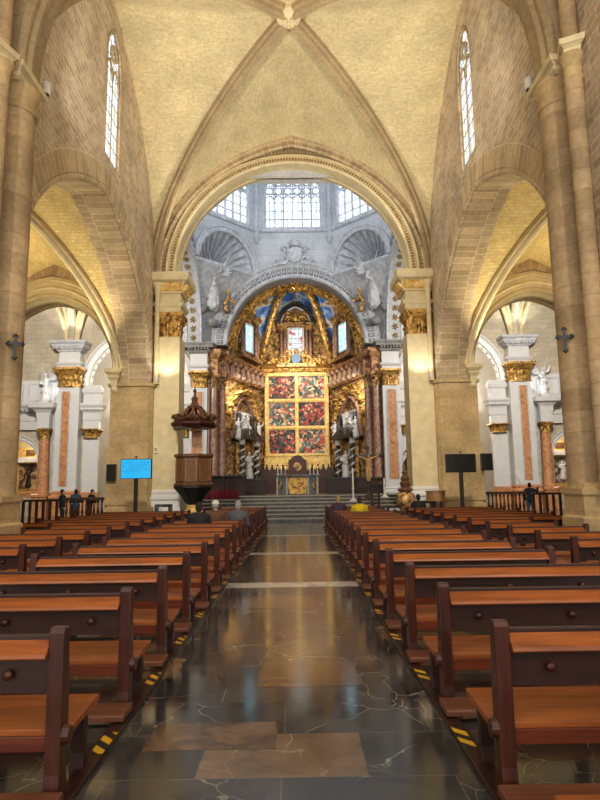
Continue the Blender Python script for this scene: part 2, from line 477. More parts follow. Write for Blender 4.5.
def scroll(mb, c, R, r, ax1, ax2, turns=1.4, n=22, a0=0):
    c = Vector(c); ax1 = Vector(ax1); ax2 = Vector(ax2); pts = []; rr = []
    for i in range(n+1):
        t = i/n; a = a0+turns*2*pi*t; q = R*(1-.82*t)
        pts.append(c+ax1*(q*cos(a))+ax2*(q*sin(a))); rr.append(r*(1-.35*t))
    mb.tube(pts, rr, 6)
def leaf(mb, base, out, up, w, h, curl):
    base = Vector(base); out = Vector(out).normalized(); up = Vector(up); side = out.cross(up).normalized()
    rows = []
    for i in range(6):
        t = i/5; o = .25*curl*t*t + (curl*.9*max(0, t-.65)); zz = h*(t if t < .8 else .8-.35*(t-.8))
        ww = w*(.85-.2*t)*(1 if t < .9 else .55)
        c = base+out*o+up*zz
        rows.append([c-side*ww/2-out*.02, c-side*ww*.22+out*.03, c+out*.0, c+side*ww*.22+out*.03, c+side*ww/2-out*.02])
    mb.quadgrid(rows)
    back = [[p-out*.02 for p in r] for r in rows]
    mb.quadgrid(back)
def capital_mb(c, r, h, sq=0, n=8):
    """leafy Corinthian capital of bell radius r, height h, base centre c"""
    mb = MB()
    mb.lathe([(0,0),(r*1.06,0),(r*1.06,h*.05),(r*.92,h*.08),(r*.9,h*.4),(r*1.0,h*.7),(r*1.22,h*.88),(0,h*.88)], c, 24, sq)
    q = 1.0
    for k, (z0, hh, cu, off) in enumerate(((.06,.42,.3,0), (.3,.48,.34,.5))):
        for i in range(n):
            a = 2*pi*(i+off)/n
            qq = 1/(abs(cos(a))**sq+abs(sin(a))**sq)**(1/sq) if sq else 1
            d = Vector((cos(a), sin(a), 0))
            leaf(mb, Vector(c)+d*r*.9*qq+Vector((0,0,h*z0)), d, Vector((0,0,1)), r*.62*(1.25 if sq else 1), h*hh, r*cu*1.5)
    for i in range(4):
        a = pi/4+i*pi/2; d = Vector((cos(a), sin(a), 0)); R = r*(1.3 if not sq else 1.45)
        scroll(mb, Vector(c)+d*R+Vector((0,0,h*.76)), h*.14, h*.05, d, (0,0,1), 1.3, 12)
    for i in range(4):
        a = i*pi/2; d = Vector((cos(a), sin(a), 0))
        mb.ell(Vector(c)+d*r*1.18+Vector((0,0,h*.9)), h*.08, 6, 5)
    R = r*(1.25 if not sq else 1.32)
    mb.box(c[0]-R, c[0]+R, c[1]-R, c[1]+R, c[2]+h*.88, c[2]+h)
    return mb
def stack_sq(mb, c, prof):
    """square-plan mouldings: prof list of (half width, z)"""
    for (w0, z0), (w1, z1) in zip(prof[:-1], prof[1:]):
        if z1-z0 < 1e-5: continue
        mb.hexa([(c[0]-w0,c[1]-w0,c[2]+z0),(c[0]+w0,c[1]-w0,c[2]+z0),(c[0]+w0,c[1]+w0,c[2]+z0),(c[0]-w0,c[1]+w0,c[2]+z0)],
                [(c[0]-w1,c[1]-w1,c[2]+z1),(c[0]+w1,c[1]-w1,c[2]+z1),(c[0]+w1,c[1]+w1,c[2]+z1),(c[0]-w1,c[1]+w1,c[2]+z1)])
    return mb
def mould(mb, x0, x1, y0, y1, prof):
    """rectangular-plan cornice: prof list of (projection, z)"""
    for (w0, z0), (w1, z1) in zip(prof[:-1], prof[1:]):
        if abs(z1-z0) < 1e-5: continue
        mb.hexa([(x0-w0,y0-w0,z0),(x1+w0,y0-w0,z0),(x1+w0,y1+w0,z0),(x0-w0,y1+w0,z0)],
                [(x0-w1,y0-w1,z1),(x1+w1,y0-w1,z1),(x1+w1,y1+w1,z1),(x0-w1,y1+w1,z1)])
    return mb
def cornice_prof(z0, z1, p):
    h = z1-z0
    return [(p*.15,z0),(p*.25,z0+h*.15),(p*.25,z0+h*.3),(p*.5,z0+h*.5),(p*.85,z0+h*.62),(p*.85,z0+h*.8),(p,z0+h*.9),(p,z1)]
def relief(mb, Pfn, s0, s1, t0, t1, step, amp, freq, seed=0, mask=None):
    """carved relief: a grid raised by folded noise; Pfn(s,t,d)->point"""
    ns = max(2, int((s1-s0)/step)); nt_ = max(2, int((t1-t0)/step)); rows = []
    for i in range(ns+1):
        row = []
        for j in range(nt_+1):
            s = s0+(s1-s0)*i/ns; t = t0+(t1-t0)*j/nt_
            p = Vector((s*freq+seed*7.3, t*freq+seed*3.1, seed*1.7))
            w = noise.noise_vector(p*.7)*.8
            d = abs(noise.noise(p+w))*1.3+.5*abs(noise.noise(p*2.3+w))
            d = amp*min(1, d*1.4)
            if i in (0, ns) or j in (0, nt_): d = -.05
            row.append(Pfn(s, t, d))
        rows.append(row)
    mb.quadgrid(rows); return mb
def rosette(mb, c, r, nrm, n=8):
    c = Vector(c); nrm = Vector(nrm).normalized(); a = nrm.orthogonal().normalized(); b = nrm.cross(a)
    for i in range(n):
        t = 2*pi*i/n; d = a*cos(t)+b*sin(t)
        R = Matrix((d, nrm.cross(d), nrm)).transposed()
        mb.ell(c+d*r*.6, (r*.42, r*.26, r*.25), 6, 4, R)
    mb.ell(c+nrm*r*.1, r*.3, 6, 4); return mb

# ------------------------------------------------------------------ dimensions
W = 6.3; T = 1.35; ZS = 11.3            # nave half width, wall thickness, springing
Y1 = 12.7; YC = 26.0; YB = 27.5; YE = 40.0   # pier, crossing west face, crossing, presbytery arch
AX = 13.6                               # outer wall of the aisles
YM = (Y1+YC+.35)/2                      # bay middle
AC, AA, AZ, AR = 19.5, 6.45, 6.05, 5.75  # nave arcade arch

# ------------------------------------------------------------------ floor
mb = MB(); mb.poly([(-24,-3,0),(24,-3,0),(24,46,0),(-24,46,0)])
struct('floor', mb, M['floor'])
k = 1
for y0, y1 in ((10.35,10.85),(15.3,15.75),(21.0,21.3)):
    mb = MB().box(-1.15,1.15,y0,y1,.0005,.004); struct('trim_%d' % k, mb, M['strip']); k += 1
for (x0,x1,y0,y1) in ((-.55,.75,11.0,12.8),(-.9,.55,13.2,15.2),(-.5,.9,16,18.6),(-.6,.35,8.6,9.5),(-.25,.62,5.3,6.0),(-.9,-.05,4.1,4.55)):
    mb = MB().box(x0,x1,y0,y1,.0003,.002); struct('trim_%d' % k, mb, M['tan']); k += 1
TRIM = [k]
def trim(mb, mat, smooth=False):
    o = struct('trim_%d' % TRIM[0], mb, mat, smooth); TRIM[0] += 1; return o

# ------------------------------------------------------------------ nave walls and windows
WIN = [1]
def lancet(c, hw, z0, zs, rise, k=.6):
    return (c-hw, c+hw, (lambda s: z0), (lambda s: zs+rise*gprof((s-c)/hw, k)))
for sx, side in ((-1,'left'), (1,'right')):
    mb = MB()
    for c0 in (AC, AC-13.35):
        ca_, aa_ = (AC, AA) if c0 == AC else (5.0, 5.5)
        ops = [parch(ca_, aa_, AZ, AR, .5), lancet(c0+.25, .8, 13.0, 16.6, 1.5)]
        arch_wall(mb, YZ(sx, W), c0-6.675, c0+6.675, 0, 19.6, ops, T)
    struct('wall_'+side, mb, M['ashlar'])
    # arch mouldings (voussoir ring and outer roll)
    for c0 in (AC, AC-13.35):
        ca_, aa_ = (AC, AA) if c0 == AC else (5.0, 5.5)
        mb = MB(); P = ppath(ca_, aa_, AZ, AR, .5, 60)
        band(mb, P, [(0,-.02),(0,.05),(.1,.05),(.13,.0),(.16,.03),(.8,.03),(.8,-.02)], YZ(sx, W))
        trim(mb, M['vouss'])
        mb = MB()
        band(mb, P, [(.02,-.05),(-.04,-.12),(-.04,-T+.1),(.02,-T+.02)], YZ(sx, W))
        trim(mb, M['vouss'])
    # window glass and tracery
    for c0 in (AC, AC-13.35):
        X = W+.1; Pw = YZ(sx, X); c0 = c0+.25
        g = MB(); hw = .8
        arch = ppath(c0, hw, 16.6, 1.5, .6, 16)
        g.poly([Pw(c0-hw,13.0,0)]+[Pw(s,z,0) for s, z in arch]+[Pw(c0+hw,13.0,0)])
        w = struct('window_%d' % WIN[0], g, M['nglass']); WIN[0] += 1
        f = MB()
        band(f, [(c0-hw,13.0)]+arch+[(c0+hw,13.0)], [(-.06,.0),(-.06,.03),(.0,.05),(.04,.03),(.04,0)], Pw)
        f.box(*sorted((sx*(X-.02), sx*(X-.05))), c0-.03, c0+.03, 13.0, 16.7)
        for cc in (c0-.36, c0+.36):
            band(f, ppath(cc, .34, 16.2, .6, .6, 12), [(-.03,0),(-.03,.06),(.05,.06),(.05,0)], Pw)
        band(f, circ(c0, .27, 17.25, 16, pi, -pi), [(-.03,0),(-.03,.1),(.04,.1),(.04,0)], Pw)
        part('tracery', f, M['rib'], w)
        f = MB(); f.hexa([(sx*W,c0-hw-.1,12.55),(sx*W,c0+hw+.1,12.55),(sx*X,c0+hw+.1,12.55),(sx*X,c0-hw-.1,12.55)],
                         [(sx*(W-.04),c0-hw-.1,12.7),(sx*(W-.04),c0+hw+.1,12.7),(sx*X,c0+hw+.1,13.05),(sx*X,c0-hw-.1,13.05)])
        part('sill', f, M['ashlar'], w)
        # recessed splay moulding round the opening on the nave face
        f = MB(); band(f, [(c0-hw-.02,13.0)]+ppath(c0, hw+.02, 16.6, 1.52, .6, 16)+[(c0+hw+.02,13.0)],
                       [(0,-.08),(0,.02),(.06,.04),(.12,.02),(.12,-.03)], YZ(sx, W))
        part('window_frame', f, M['rib'], w)

# ------------------------------------------------------------------ vaults
def ceiling(name, V, mat, ribmat, key=True, w=.36, d=.36, n=40):
    mb = MB(); V.mesh(mb, n)
    o = struct(name, mb, mat, smooth=True)
    for sg in (1, -1): part('rib', V.rib(sg, w, d), ribmat, o, smooth=False)
    if key:
        kb = MB(); z = V.zs+V.rise
        kb.lathe([(0,-.42),(.3,-.42),(.42,-.34),(.46,-.2),(.42,0),(0,0)], (V.xc,V.yc,z), 20)
        rosette(kb, (V.xc,V.yc,z-.42), .28, (0,0,-1))
        part('keystone', kb, M['cream'], o, smooth=False)
    return o
NV = Vault(-W-.05, W+.05, Y1, YC+.35, ZS, 7.4, .5, -.35, .75)
ceiling('ceiling', NV, M['vault'], M['rib'], w=.42, d=.4, n=56)
NV0 = Vault(-W-.05, W+.05, Y1-13.4, Y1, ZS, 7.4, .5, -.35, .75)
ceiling('ceiling_near', NV0, M['vault'], M['rib'], w=.42, d=.4, n=30)
for sx, side in ((-1,'left'), (1,'right')):
    x0, x1 = sorted((sx*(W+T-.05), sx*AX))
    ceiling('ceiling_aisle_'+side, Vault(x0, x1, Y1, YC, 6.6, 5.9, .4, .0, 1.0), M['avault'], M['cream'], w=.34, d=.36, n=30)
    ceiling('ceiling_aisle_near_'+side, Vault(x0, x1, Y1-13.4, Y1, 6.6, 5.9, .4, .0, 1.0), M['avault'], M['cream'], w=.34, d=.36, n=20)
    mb = MB(); mb.box(*sorted((sx*AX, sx*(AX+.5))), -2, 26.6, 0, 13); struct('wall_aisle_'+side, mb, M['transept'])
# transverse arch over pier 1
mb = MB(); band(mb, ppath(0, 5.98, ZS-.25, 7.2, .5, 60), [(0,-.5),(-.06,-.4),(-.06,-.28),(-.14,-.2),(-.14,.2),(-.06,.28),(-.06,.4),(0,.5),(.5,.5),(.5,-.5)], XZ(Y1)); trim(mb, M['rib'])

# ------------------------------------------------------------------ piers of the nave
for sx, side in ((-1,'left'), (1,'right')):
    t = thing('stone_pier', 'tall round-shafted stone pier nearest on the %s, black cross on its shaft' % side, 'pillar', (sx*6.9, Y1, 0))
    cx = sx*6.28
    mb = MB().box(*sorted((sx*6.34, sx*8.4)), Y1-1.0, Y1+.5, 0, AZ+1.5); part('core', mb, M['pier'], t)
    mb = MB()
    mb.lathe([(.49,1.5),(.46,1.6),(.46,10.2)], (cx,Y1,0), 32)
    part('shaft', mb, M['shaft'], t, smooth=True)
    for dy in (-.97,):
        mb = MB().lathe([(.2,1.4),(.17,1.5),(.19,10.2)], (sx*6.14, Y1+dy, 0), 18)
        part('colonnette', mb, M['shaft'], t, smooth=True)
    # capital: necking ring, plain bell and moulded abacus
    mb = MB()
    mb.lathe([(.44,10.1),(.5,10.13),(.5,10.19),(.45,10.23),(.46,10.45),(.54,10.74),(.4,10.76)], (cx,Y1,0), 32)
    mb.lathe([(.17,10.15),(.21,10.18),(.21,10.24),(.18,10.28),(.2,10.5),(.27,10.74),(.2,10.76)], (sx*6.14,Y1-.97,0), 16)
    part('capital', mb, M['pier'], t, smooth=True)
    mb = MB()
    def oct_(z, e):
        xi = sx*(5.88-e); xo = sx*7.0
        return [(xo,Y1-.62-e,z),(xi,Y1-.62-e,z),(xi,Y1+.58+e,z),(xo,Y1+.58+e,z)]
    def sq2(z, e):
        q = .24+e; c_ = (sx*6.14, Y1-.97)
        return [(c_[0]+q*1.1*cos(w_),c_[1]+q*1.3*sin(w_),z) for w_ in (pi/8,pi/8+pi/2,pi/8+pi,pi/8+1.5*pi)]
    for (z0,e0),(z1,e1) in (((10.70,-.1),(10.76,-.04)),((10.76,-.04),(10.84,-.02)),((10.84,-.06),(10.92,.04)),((10.92,.06),(11.05,.08))):
        mb.hexa(oct_(z0,e0), oct_(z1,e1)); mb.hexa(sq2(z0,e0), sq2(z1,e1))
    part('abacus', mb, M['cream'], t)
    mb = MB()
    def base_(z, e):
        xi = sx*(5.93-e); xo = sx*8.5
        return [(xo,Y1-1.0-e,z),(sx*6.25,Y1-1.0-e,z),(xi,Y1-.45-e,z),(xi,Y1+.3+e*.5,z),(sx*6.25,Y1+.6+e*.5,z),(xo,Y1+.6+e*.5,z)]
    for (z0,e0),(z1,e1) in (((0,.16),(.95,.16)),((.95,.16),(1.0,.1)),((1.0,.1),(1.42,.1)),((1.42,.14),(1.55,.14)),((1.55,.08),(1.66,.0))):
        mb.hexa(base_(z0,e0), base_(z1,e1))
    part('plinth', mb, M['pier'], t)
    # upper shaft of the pier carrying the ribs
    mb = MB().lathe([(.19,11.05),(.17,11.1),(.17,14.5)], (sx*6.14,Y1-.97,0), 16)
    part('upper_shaft', mb, M['shaft'], t, smooth=True)
    # black cross
    cz = 4.66; xx = sx*(abs(cx)-.47); yy = Y1-.2
    a = radians(-28)*sx
    mb = MB(); R = Matrix.Rotation(sx*radians(62), 3, 'Z')
    mb.box(-.03,.03,-.02,.02,-.24,.22); mb.box(-.13,.13,-.018,.018,.03,.09)
    for (px, pz) in ((0,.22),(0,-.24),(-.13,.06),(.13,.06)):
        for dx, dz in ((0,0),(.03,0),(-.03,0),(0,.03),(0,-.03)): mb.ell((px+dx,0,pz+dz), (.03,.022,.03), 8, 5)
    mb.box(-.02,.02,0,.3,-.02,.02)
    mb.mapv(lambda p: Matrix.Rotation(sx*radians(-24), 3, 'Z') @ p + Vector((sx*5.8, Y1-.34, cz)))
    tag(part('cross', mb, M['black']), 'small black budded cross fixed on the %s round pier' % side, 'cross')
    # white projector by the abacus
    t2 = thing('floodlight', 'white cylindrical floodlight beside the capital of the %s round pier' % side, 'light', (sx*5.95, Y1+.75, 11.3))
    mb = MB(); d = Vector((sx*.12,.25,.95)).normalized(); c = Vector((sx*6.0,Y1+.95,11.5))
    mb.frus(c-d*.2, c+d*.12, .1, .1, 16); mb.frus(c+d*.12, c+d*.16, .115, .115, 16)
    part('housing', mb, M['whiteplastic'], t2)
    mb = MB().frus(c-d*.2-d*.012, c-d*.2, .07, .07, 14); part('lens', mb, M['black'], t2)
    mb = MB().frus(c, (sx*6.32,Y1+1.0,11.5), .03, .03, 8); part('bracket', mb, M['whiteplastic'], t2)

# ------------------------------------------------------------------ crossing piers
def cap_on_plane(x0, x1, y0, z0, z1, dep=.5):
    w = (x1-x0)/2
    return capital_mb(((x0+x1)/2, y0+dep, z0), w*.82, z1-z0, sq=6, n=12).mapv(lambda p: Vector((p.x, y0+dep+(p.y-y0-dep)*dep/(w*.82), p.z)))
for sx, side in ((-1,'left'), (1,'right')):
    t = thing('crossing_pier', 'stone crossing pier on the %s with gilded capital, behind the screen stand' % side, 'pillar', (sx*6.9, YC+.6, 0))
    LZ = 6.2
    def blk(z, e=0, ch=.16):
        return [(sx*(8.02+e),YC-.1-e,z),(sx*(6.35),YC-.1-e,z),(sx*(6.2-e),YC+.08-e,z),(sx*(6.2-e),YB,z),(sx*(8.02+e),YB,z)]
    mb = MB().hexa(blk(.0), blk(LZ-.06)); part('lower_block', mb, M['pier'], t)
    mb = MB().hexa(blk(LZ-.1,.09), blk(LZ+.03,.09)); part('ledge', mb, M['pier'], t)
    mb = MB().hexa(blk(0,.1), blk(.9,.1)); part('plinth', mb, M['pier'], t)
    mb = MB().box(*sorted((sx*6.35,sx*7.85)), YC+.02, YB, LZ, 12); part('upper_block', mb, M['pier'], t)
    mb = MB().box(*sorted((sx*6.3,sx*8.1)), YC-.17, YC-.1, 1.0, 3.45); part('stone_panel', mb, M['pier'], t)
    # thin colonnette with its own little capital
    mb = MB().lathe([(.15,6.2),(.11,6.3),(.11,10.3)], (sx*6.08,YC+.02,0), 14); part('colonnette', mb, M['cream'], t, smooth=True)
    mb = MB().lathe([(.11,10.25),(.15,10.3),(.12,10.36),(.14,10.55),(.24,10.72),(.24,10.8),(.0,10.8)], (sx*6.08,YC+.02,0), 16); part('colonnette_capital', mb, M['cream'], t, smooth=True)
    # white pilaster with gilded capital under the crossing arch
    x0, x1 = sorted((sx*5.1, sx*6.2)); yp = YC+.25
    mb = MB().box(x0,x1,yp,YB,1.6,8.4); part('pilaster', mb, M['cream'], t)
    mb = MB(); mould(mb, x0,x1,yp,YB,[(.14,0),(.14,1.15),(.2,1.2),(.2,1.3),(.06,1.42),(.1,1.5),(.02,1.62)]); part('pedestal', mb, M['white'], t)
    mb = MB().box((x0+x1)/2-.38,(x0+x1)/2+.38,yp-.17,yp-.13,.25,1.0); part('pedestal_inset', mb, M['darkstone'], t)
    mb = MB().box((x0+x1)/2-.2,(x0+x1)/2+.2,yp-.19,yp-.165,.38,.88); part('pedestal_panel', mb, M['white'], t)
    part('gilded_capital', capital_mb(((x0+x1)/2,YC+.88,8.4), .5, 1.15, sq=8, n=12), M['gold'], t)
    mb = MB(); mould(mb, x0,x1,yp,YB,[(.02,9.55),(.02,9.75),(.1,9.8),(.16,9.95),(.0,10.0),(.0,10.45)]); part('entablature', mb, M['cream'], t)
    mb = MB(); relief(mb, lambda s,q,d: (s, yp-.12-d-(q-10.45)*.55, q), x0-.1, x1+.15, 10.45, 10.85, .05, .1, 5, 3+sx)
    relief(mb, lambda s,q,d: ((sx*(5.1-.1)-sx*d-sx*(q-10.45)*.55), s, q), yp-.1, YB, 10.45, 10.85, .05, .1, 5, 5+sx)
    part('gilded_frieze', mb, M['brightgold'], t)
    mb = MB(); mould(mb, x0,x1,yp,YB,[(.1,10.4),(.2,10.85),(.38,10.95),(.42,11.08),(.42,11.3)]); part('cornice', mb, M['cream'], t)
    # small uplight on the ledge
    c = Vector((sx*6.02, YC-.1, 6.35))
    mb = MB(); mb.frus(c, c+Vector((0,0,.16)), .06, .08, 12); mb.frus(c-Vector((0,0,.1)), c, .03, .03, 8)
    tag(part('uplight', mb, M['whiteplastic']), 'small white uplight on the ledge of the %s crossing pier' % side, 'light')

# crossing arch on the nave side
mb = MB(); R0 = 5.42
arch_wall(mb, XZ(YC+.35), -7.85, 7.85, ZS, 20, [(-R0-.1,R0+.1,(lambda s: ZS),(lambda s: ZS+sqrt(max(0,(R0+.1)**2-s*s))))], 1.15)
struct('wall_crossing', mb, M['rib'])
t = thing('crossing_arch', 'great round arch between nave and crossing with a carved leaf band', 'arch', (0, YC, ZS))
mb = MB(); band(mb, ppath(0, 5.96, ZS, 6.15, .3, 64), [(0,-.3),(0,.16),(.1,.22),(.2,.12),(.24,.2),(.62,.2),(.62,-.3)], XZ(YC+.3)); part('pointed_band', mb, M['vouss'], t)
mb = MB(); band(mb, circ(0, R0, ZS, 72), [(0,-.1),(0,.1),(.22,.13),(.26,.06),(.3,.14),(.36,.14),(.4,.08),(.44,.02),(.44,-.1)], XZ(YC+.3)); part('moulding', mb, M['cream'], t)
mb = MB(); band(mb, circ(0, R0, ZS, 72), [(-.01,-1.2),(-.05,-1.1),(-.05,-.9),(-.01,-.85),(-.01,-.2),(-.05,-.15),(-.05,.05),(0,.1)], XZ(YC+.3)); part('soffit', mb, M['cream'], t)
mb = MB(); N = 130
for i in range(N):
    a = pi*(i+.5)/N; c = Vector(((R0+.11)*cos(a), YC+.16, ZS+(R0+.11)*sin(a)))
    R = Matrix.Rotation(-a, 3, 'Y')
    mb.ell(c, (.1,.05,.055), 6, 4, R)
part('leaf_band', mb, M['leaf'], t)
mb = MB(); N = 110
for i in range(N):
    a = pi*(i+.5)/N; c = Vector(((R0+.48)*cos(a), YC+.2, ZS+(R0+.48)*sin(a))); R = Matrix.Rotation(-a, 3, 'Y')
    o = [R @ Vector(q) for q in ((-.05,-.05,-.045),(.05,-.05,-.045),(.05,.05,-.045),(-.05,.05,-.045))]
    u = [R @ Vector(q) for q in ((-.05,-.05,.045),(.05,-.05,.045),(.05,.05,.045),(-.05,.05,.045))]
    mb.hexa([c+q for q in o], [c+q for q in u])
band(mb, circ(0, R0+.45, ZS, 72), [(0,-.05),(0,.08),(.06,.08),(.06,-.05)], XZ(YC+.3)); part('dentil_moulding', mb, M['rib'], t)

# ------------------------------------------------------------------ crossing: side arches, presbytery arch
RS = 5.1; CY = (YB+YE)/2; HX = 6.25
def semi(c, r, zs): return (c-r, c+r, (lambda s: zs), (lambda s: zs+sqrt(max(0, r*r-(s-c)**2))))
for sx, side in ((-1,'left'), (1,'right')):
    mb = MB(); arch_wall(mb, YZ(sx, HX), YB, YE, ZS, 16.3, [semi(CY+.3, RS, ZS)], 1.4)
    struct('wall_crossing_'+side, mb, M['drum'])
    t = thing('transept_arch', 'grey rosette-studded arch on the %s of the domed crossing' % side, 'arch', (sx*HX, CY, ZS))
    mb = MB(); band(mb, circ(CY+.3, RS, ZS, 56), [(0,-1.3),(-.08,-1.2),(-.08,-.9),(0,-.85),(0,-.1),(-.06,-.05),(-.06,.06),(.2,.1),(.3,.04),(.7,.04),(.74,.14),(.86,.14),(.86,-.05)], YZ(sx, HX), False)
    part('archivolt', mb, M['stucco'], t)
    N = 26; me = None
    for i in range(N):
        a = pi*(i+.5)/N; c = (sx*(HX-.06), CY+.3+(RS+.5)*cos(a), ZS+(RS+.5)*sin(a))
        part('rosette', rosette(MB(), c, .16, (-sx,0,0), 6), M['darkstucco'], t)
        c = (sx*(HX+.5), CY+.3+(RS-.03)*cos(a), ZS+(RS-.03)*sin(a))
        part('rosette', rosette(MB(), c, .24, (0,-cos(a),-sin(a)), 6), M['leaf'], t)
# presbytery arch wall
RP = 4.75; XO = .1
mb = MB(); arch_wall(mb, XZ(YE), -HX, HX, ZS, 16.4, [semi(XO, RP, ZS-.02)], 1.3)
struct('wall_presbytery', mb, M['drum'])
t = thing('presbytery_arch', 'grey white coffered arch with rosettes framing the gilded apse', 'arch', (0, YE, ZS))
mb = MB(); band(mb, circ(XO, RP, ZS, 64), [(0,-1.0),(-.05,-.1),(-.05,.08),(.1,.12),(.2,.05),(.66,.05),(.72,.14),(.8,.16),(.95,.3),(1.0,.3),(1.0,-.05)], XZ(YE)); part('archivolt', mb, M['stucco'], t)
N = 43
for i in range(N):
    a = pi*(i+.5)/N
    cc = V0((XO+(RP+.43)*cos(a), YE-.05, ZS+(RP+.43)*sin(a))); Rr = Matrix.Rotation(-a, 3, 'Y')
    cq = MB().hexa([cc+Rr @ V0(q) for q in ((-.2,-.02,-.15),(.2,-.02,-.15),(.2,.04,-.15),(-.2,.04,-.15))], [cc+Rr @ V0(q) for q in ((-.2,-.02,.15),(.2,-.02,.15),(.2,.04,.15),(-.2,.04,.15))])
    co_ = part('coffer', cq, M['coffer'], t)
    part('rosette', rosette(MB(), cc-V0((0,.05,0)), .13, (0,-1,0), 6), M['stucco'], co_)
mb = MB(); N = 100
for i in range(N):
    a = pi*(i+.5)/N; mb.ell((XO+(RP+.02)*cos(a), YE-.14, ZS+(RP+.02)*sin(a)), (.06,.05,.06), 5, 4)
part('beading', mb, M['stucco'], t)
# octagonal drum
AP = HX; HWD = AP*math.tan(pi/8)
def drum_plane(k):
    a = k*pi/4; n = Vector((cos(a), sin(a), 0)); tdir = Vector((-sin(a), cos(a), 0)); c = Vector((0,CY,0))
    return lambda s, z, d: tuple(c+n*(AP-d)+tdir*s+Vector((0,0,z)))
names = {0:'right',1:'right_diagonal',2:'east',3:'left_diagonal',4:'left',5:'left_near_diagonal',6:'west',7:'right_near_diagonal'}
for kf in range(8):
    P = drum_plane(kf); mb = MB()
    ops = [parch(0, 2.0, 22.6, 1.6, .5, 19.75)]
    z0 = 16.3
    if kf % 2: 
        rq = 2.3; ops.append((-rq, rq, (lambda s: 16.25), (lambda s: 16.3+sqrt(max(0, rq*rq-s*s)))))
    arch_wall(mb, P, -HWD, HWD, z0, 25.5, ops, .6)
    w_ = struct('wall_drum_'+names[kf], mb, M['drum'])
    mb = MB(); band(mb, [(-HWD,19.35),(HWD,19.35)], [(0,-.02),(.0,.08),(.1,.16),(.18,.16),(.2,-.02)], P, True); part('string_course', mb, M['stucco'], w_)
    mb = MB()
    for s in (-HWD+.02, HWD-.02): 
        c0 = Vector(P(s,19.0,.08)); mb.frus(c0, c0+Vector((0,0,6.4)), .17, .17, 10); mb.lathe([(.0,-.5),(.1,-.4),(.22,-.1),(.22,0),(.0,0.05)], c0, 12)
    part('corner_shaft', mb, M['drum'], w_)
    g = MB(); arch = ppath(0, 2.0, 22.6, 1.6, .5, 24)
    Pg = lambda s, z, d, P=P: P(s, z, d-.3)
    g.poly([Pg(-2,19.75,0)]+[Pg(s,z,0) for s, z in arch]+[Pg(2,19.75,0)])
    w = struct('window_%d' % WIN[0], g, M['dglass'] if kf in (1,2,3) else M['dglass_fill']); WIN[0] += 1
    f = MB(); 
    band(f, [(-2,19.75)]+arch+[(2,19.75)], [(-.12,0),(-.12,.16),(.05,.28),(.05,0)], Pg)
    nl = 6; wd = 4/nl
    for i in range(nl):
        cc = -2+wd*(i+.5)
        if i:
            big = i % 2 == 0
            e = .065 if big else .045; ss = -2+wd*i
            f.hexa([Pg(ss-e,19.75,0),Pg(ss+e,19.75,0),Pg(ss+e,19.75,.14),Pg(ss-e,19.75,.14)], [Pg(ss-e,23.7-abs(ss)*.5,0),Pg(ss+e,23.7-abs(ss)*.5,0),Pg(ss+e,23.7-abs(ss)*.5,.14),Pg(ss-e,23.7-abs(ss)*.5,.14)])
        band(f, ppath(cc, wd/2, 21.75, .45, .4, 10), [(-.03,0),(-.03,.12),(.03,.12),(.03,0)], Pg)
        for zc in (22.55, 23.2):
            if abs(cc) < 2-(zc-22.0)*.55: band(f, circ(cc, wd*.36, zc, 10, pi, -pi), [(-.03,0),(-.03,.12),(.04,.12),(.04,0)], Pg)
    for i in range(nl-1):
        ss = -2+wd*(i+1)
        for zc in (22.2, 22.88):
            if abs(ss) < 2-(zc-22.0)*.6: band(f, circ(ss, wd*.27, zc, 10, pi, -pi), [(-.03,0),(-.03,.12),(.03,.12),(.03,0)], Pg)
    for zc in (20.4,21.05): f.hexa([Pg(-2,zc-.025,0),Pg(2,zc-.025,0),Pg(2,zc-.025,.08),Pg(-2,zc-.025,.08)], [Pg(-2,zc+.025,0),Pg(2,zc+.025,0),Pg(2,zc+.025,.08),Pg(-2,zc+.025,.08)])
    part('tracery', f, M['stucco'], w)
    if kf % 2:   # squinch shell in the corner below the diagonal faces
        corner = Vector((HX*(1 if kf in (1,7) else -1), CY+HX*(1 if kf in (1,3) else -1), 16.3))
        t = thing('squinch_shell', {1:'ribbed stucco shell squinch in the far right corner under the drum',3:'ribbed stucco shell squinch in the far left corner under the drum',5:'ribbed shell squinch in the near left corner of the crossing',7:'ribbed shell squinch in the near right corner of the crossing'}[kf], 'squinch', corner)
        rows = []; nA = 96
        for i in range(nA+1):
            a = pi*i/nA; row = []
            e = Vector(P(-rq*cos(a), 16.3+rq*sin(a), -.1)); flu = abs(sin(a*12))
            for j in range(13):
                q = j/12; p = corner.lerp(e, q)
                bulge = .55*sin(pi*q)*sin(a)
                out = Vector((corner.x-0, corner.y-CY, 0)).normalized()
                p = p+out*0+Vector((0,0,bulge*.8))-out*(-.12*bulge)
                p = p-Vector((0,0,1))*(.42*flu*sin(pi*q*.93))*sin(a)-out*(.2*flu*sin(pi*q*.93))
                row.append(p)
            rows.append(row)
        mb = MB(); mb.quadgrid(rows); part('shell', mb, M['stucco'], t)
        mb = MB(); band(mb, circ(0, rq, 16.3, 40), [(0,-.4),(-.06,0),(-.06,.1),(.1,.16),(.22,.1),(.26,.18),(.36,.18),(.36,-.02)], P); part('shell_arch', mb, M['stucco'], t)
        mb = MB()
        A = Vector(P(-HWD,16.12,0)); B = Vector(P(HWD,16.12,0))
        mb.hexa([A+(B-A)*.02,A+(B-A)*.98,corner+Vector((0,0,-3.4))], [A+Vector((0,0,.18)),B+Vector((0,0,.18)),corner])
        part('shell_ledge', mb, M['stucco'], t)
mb = MB(); mb.poly([(-7,CY-7,25.4),(7,CY-7,25.4),(7,CY+7,25.4),(-7,CY+7,25.4)]); struct('ceiling_drum', mb, M['drum'])

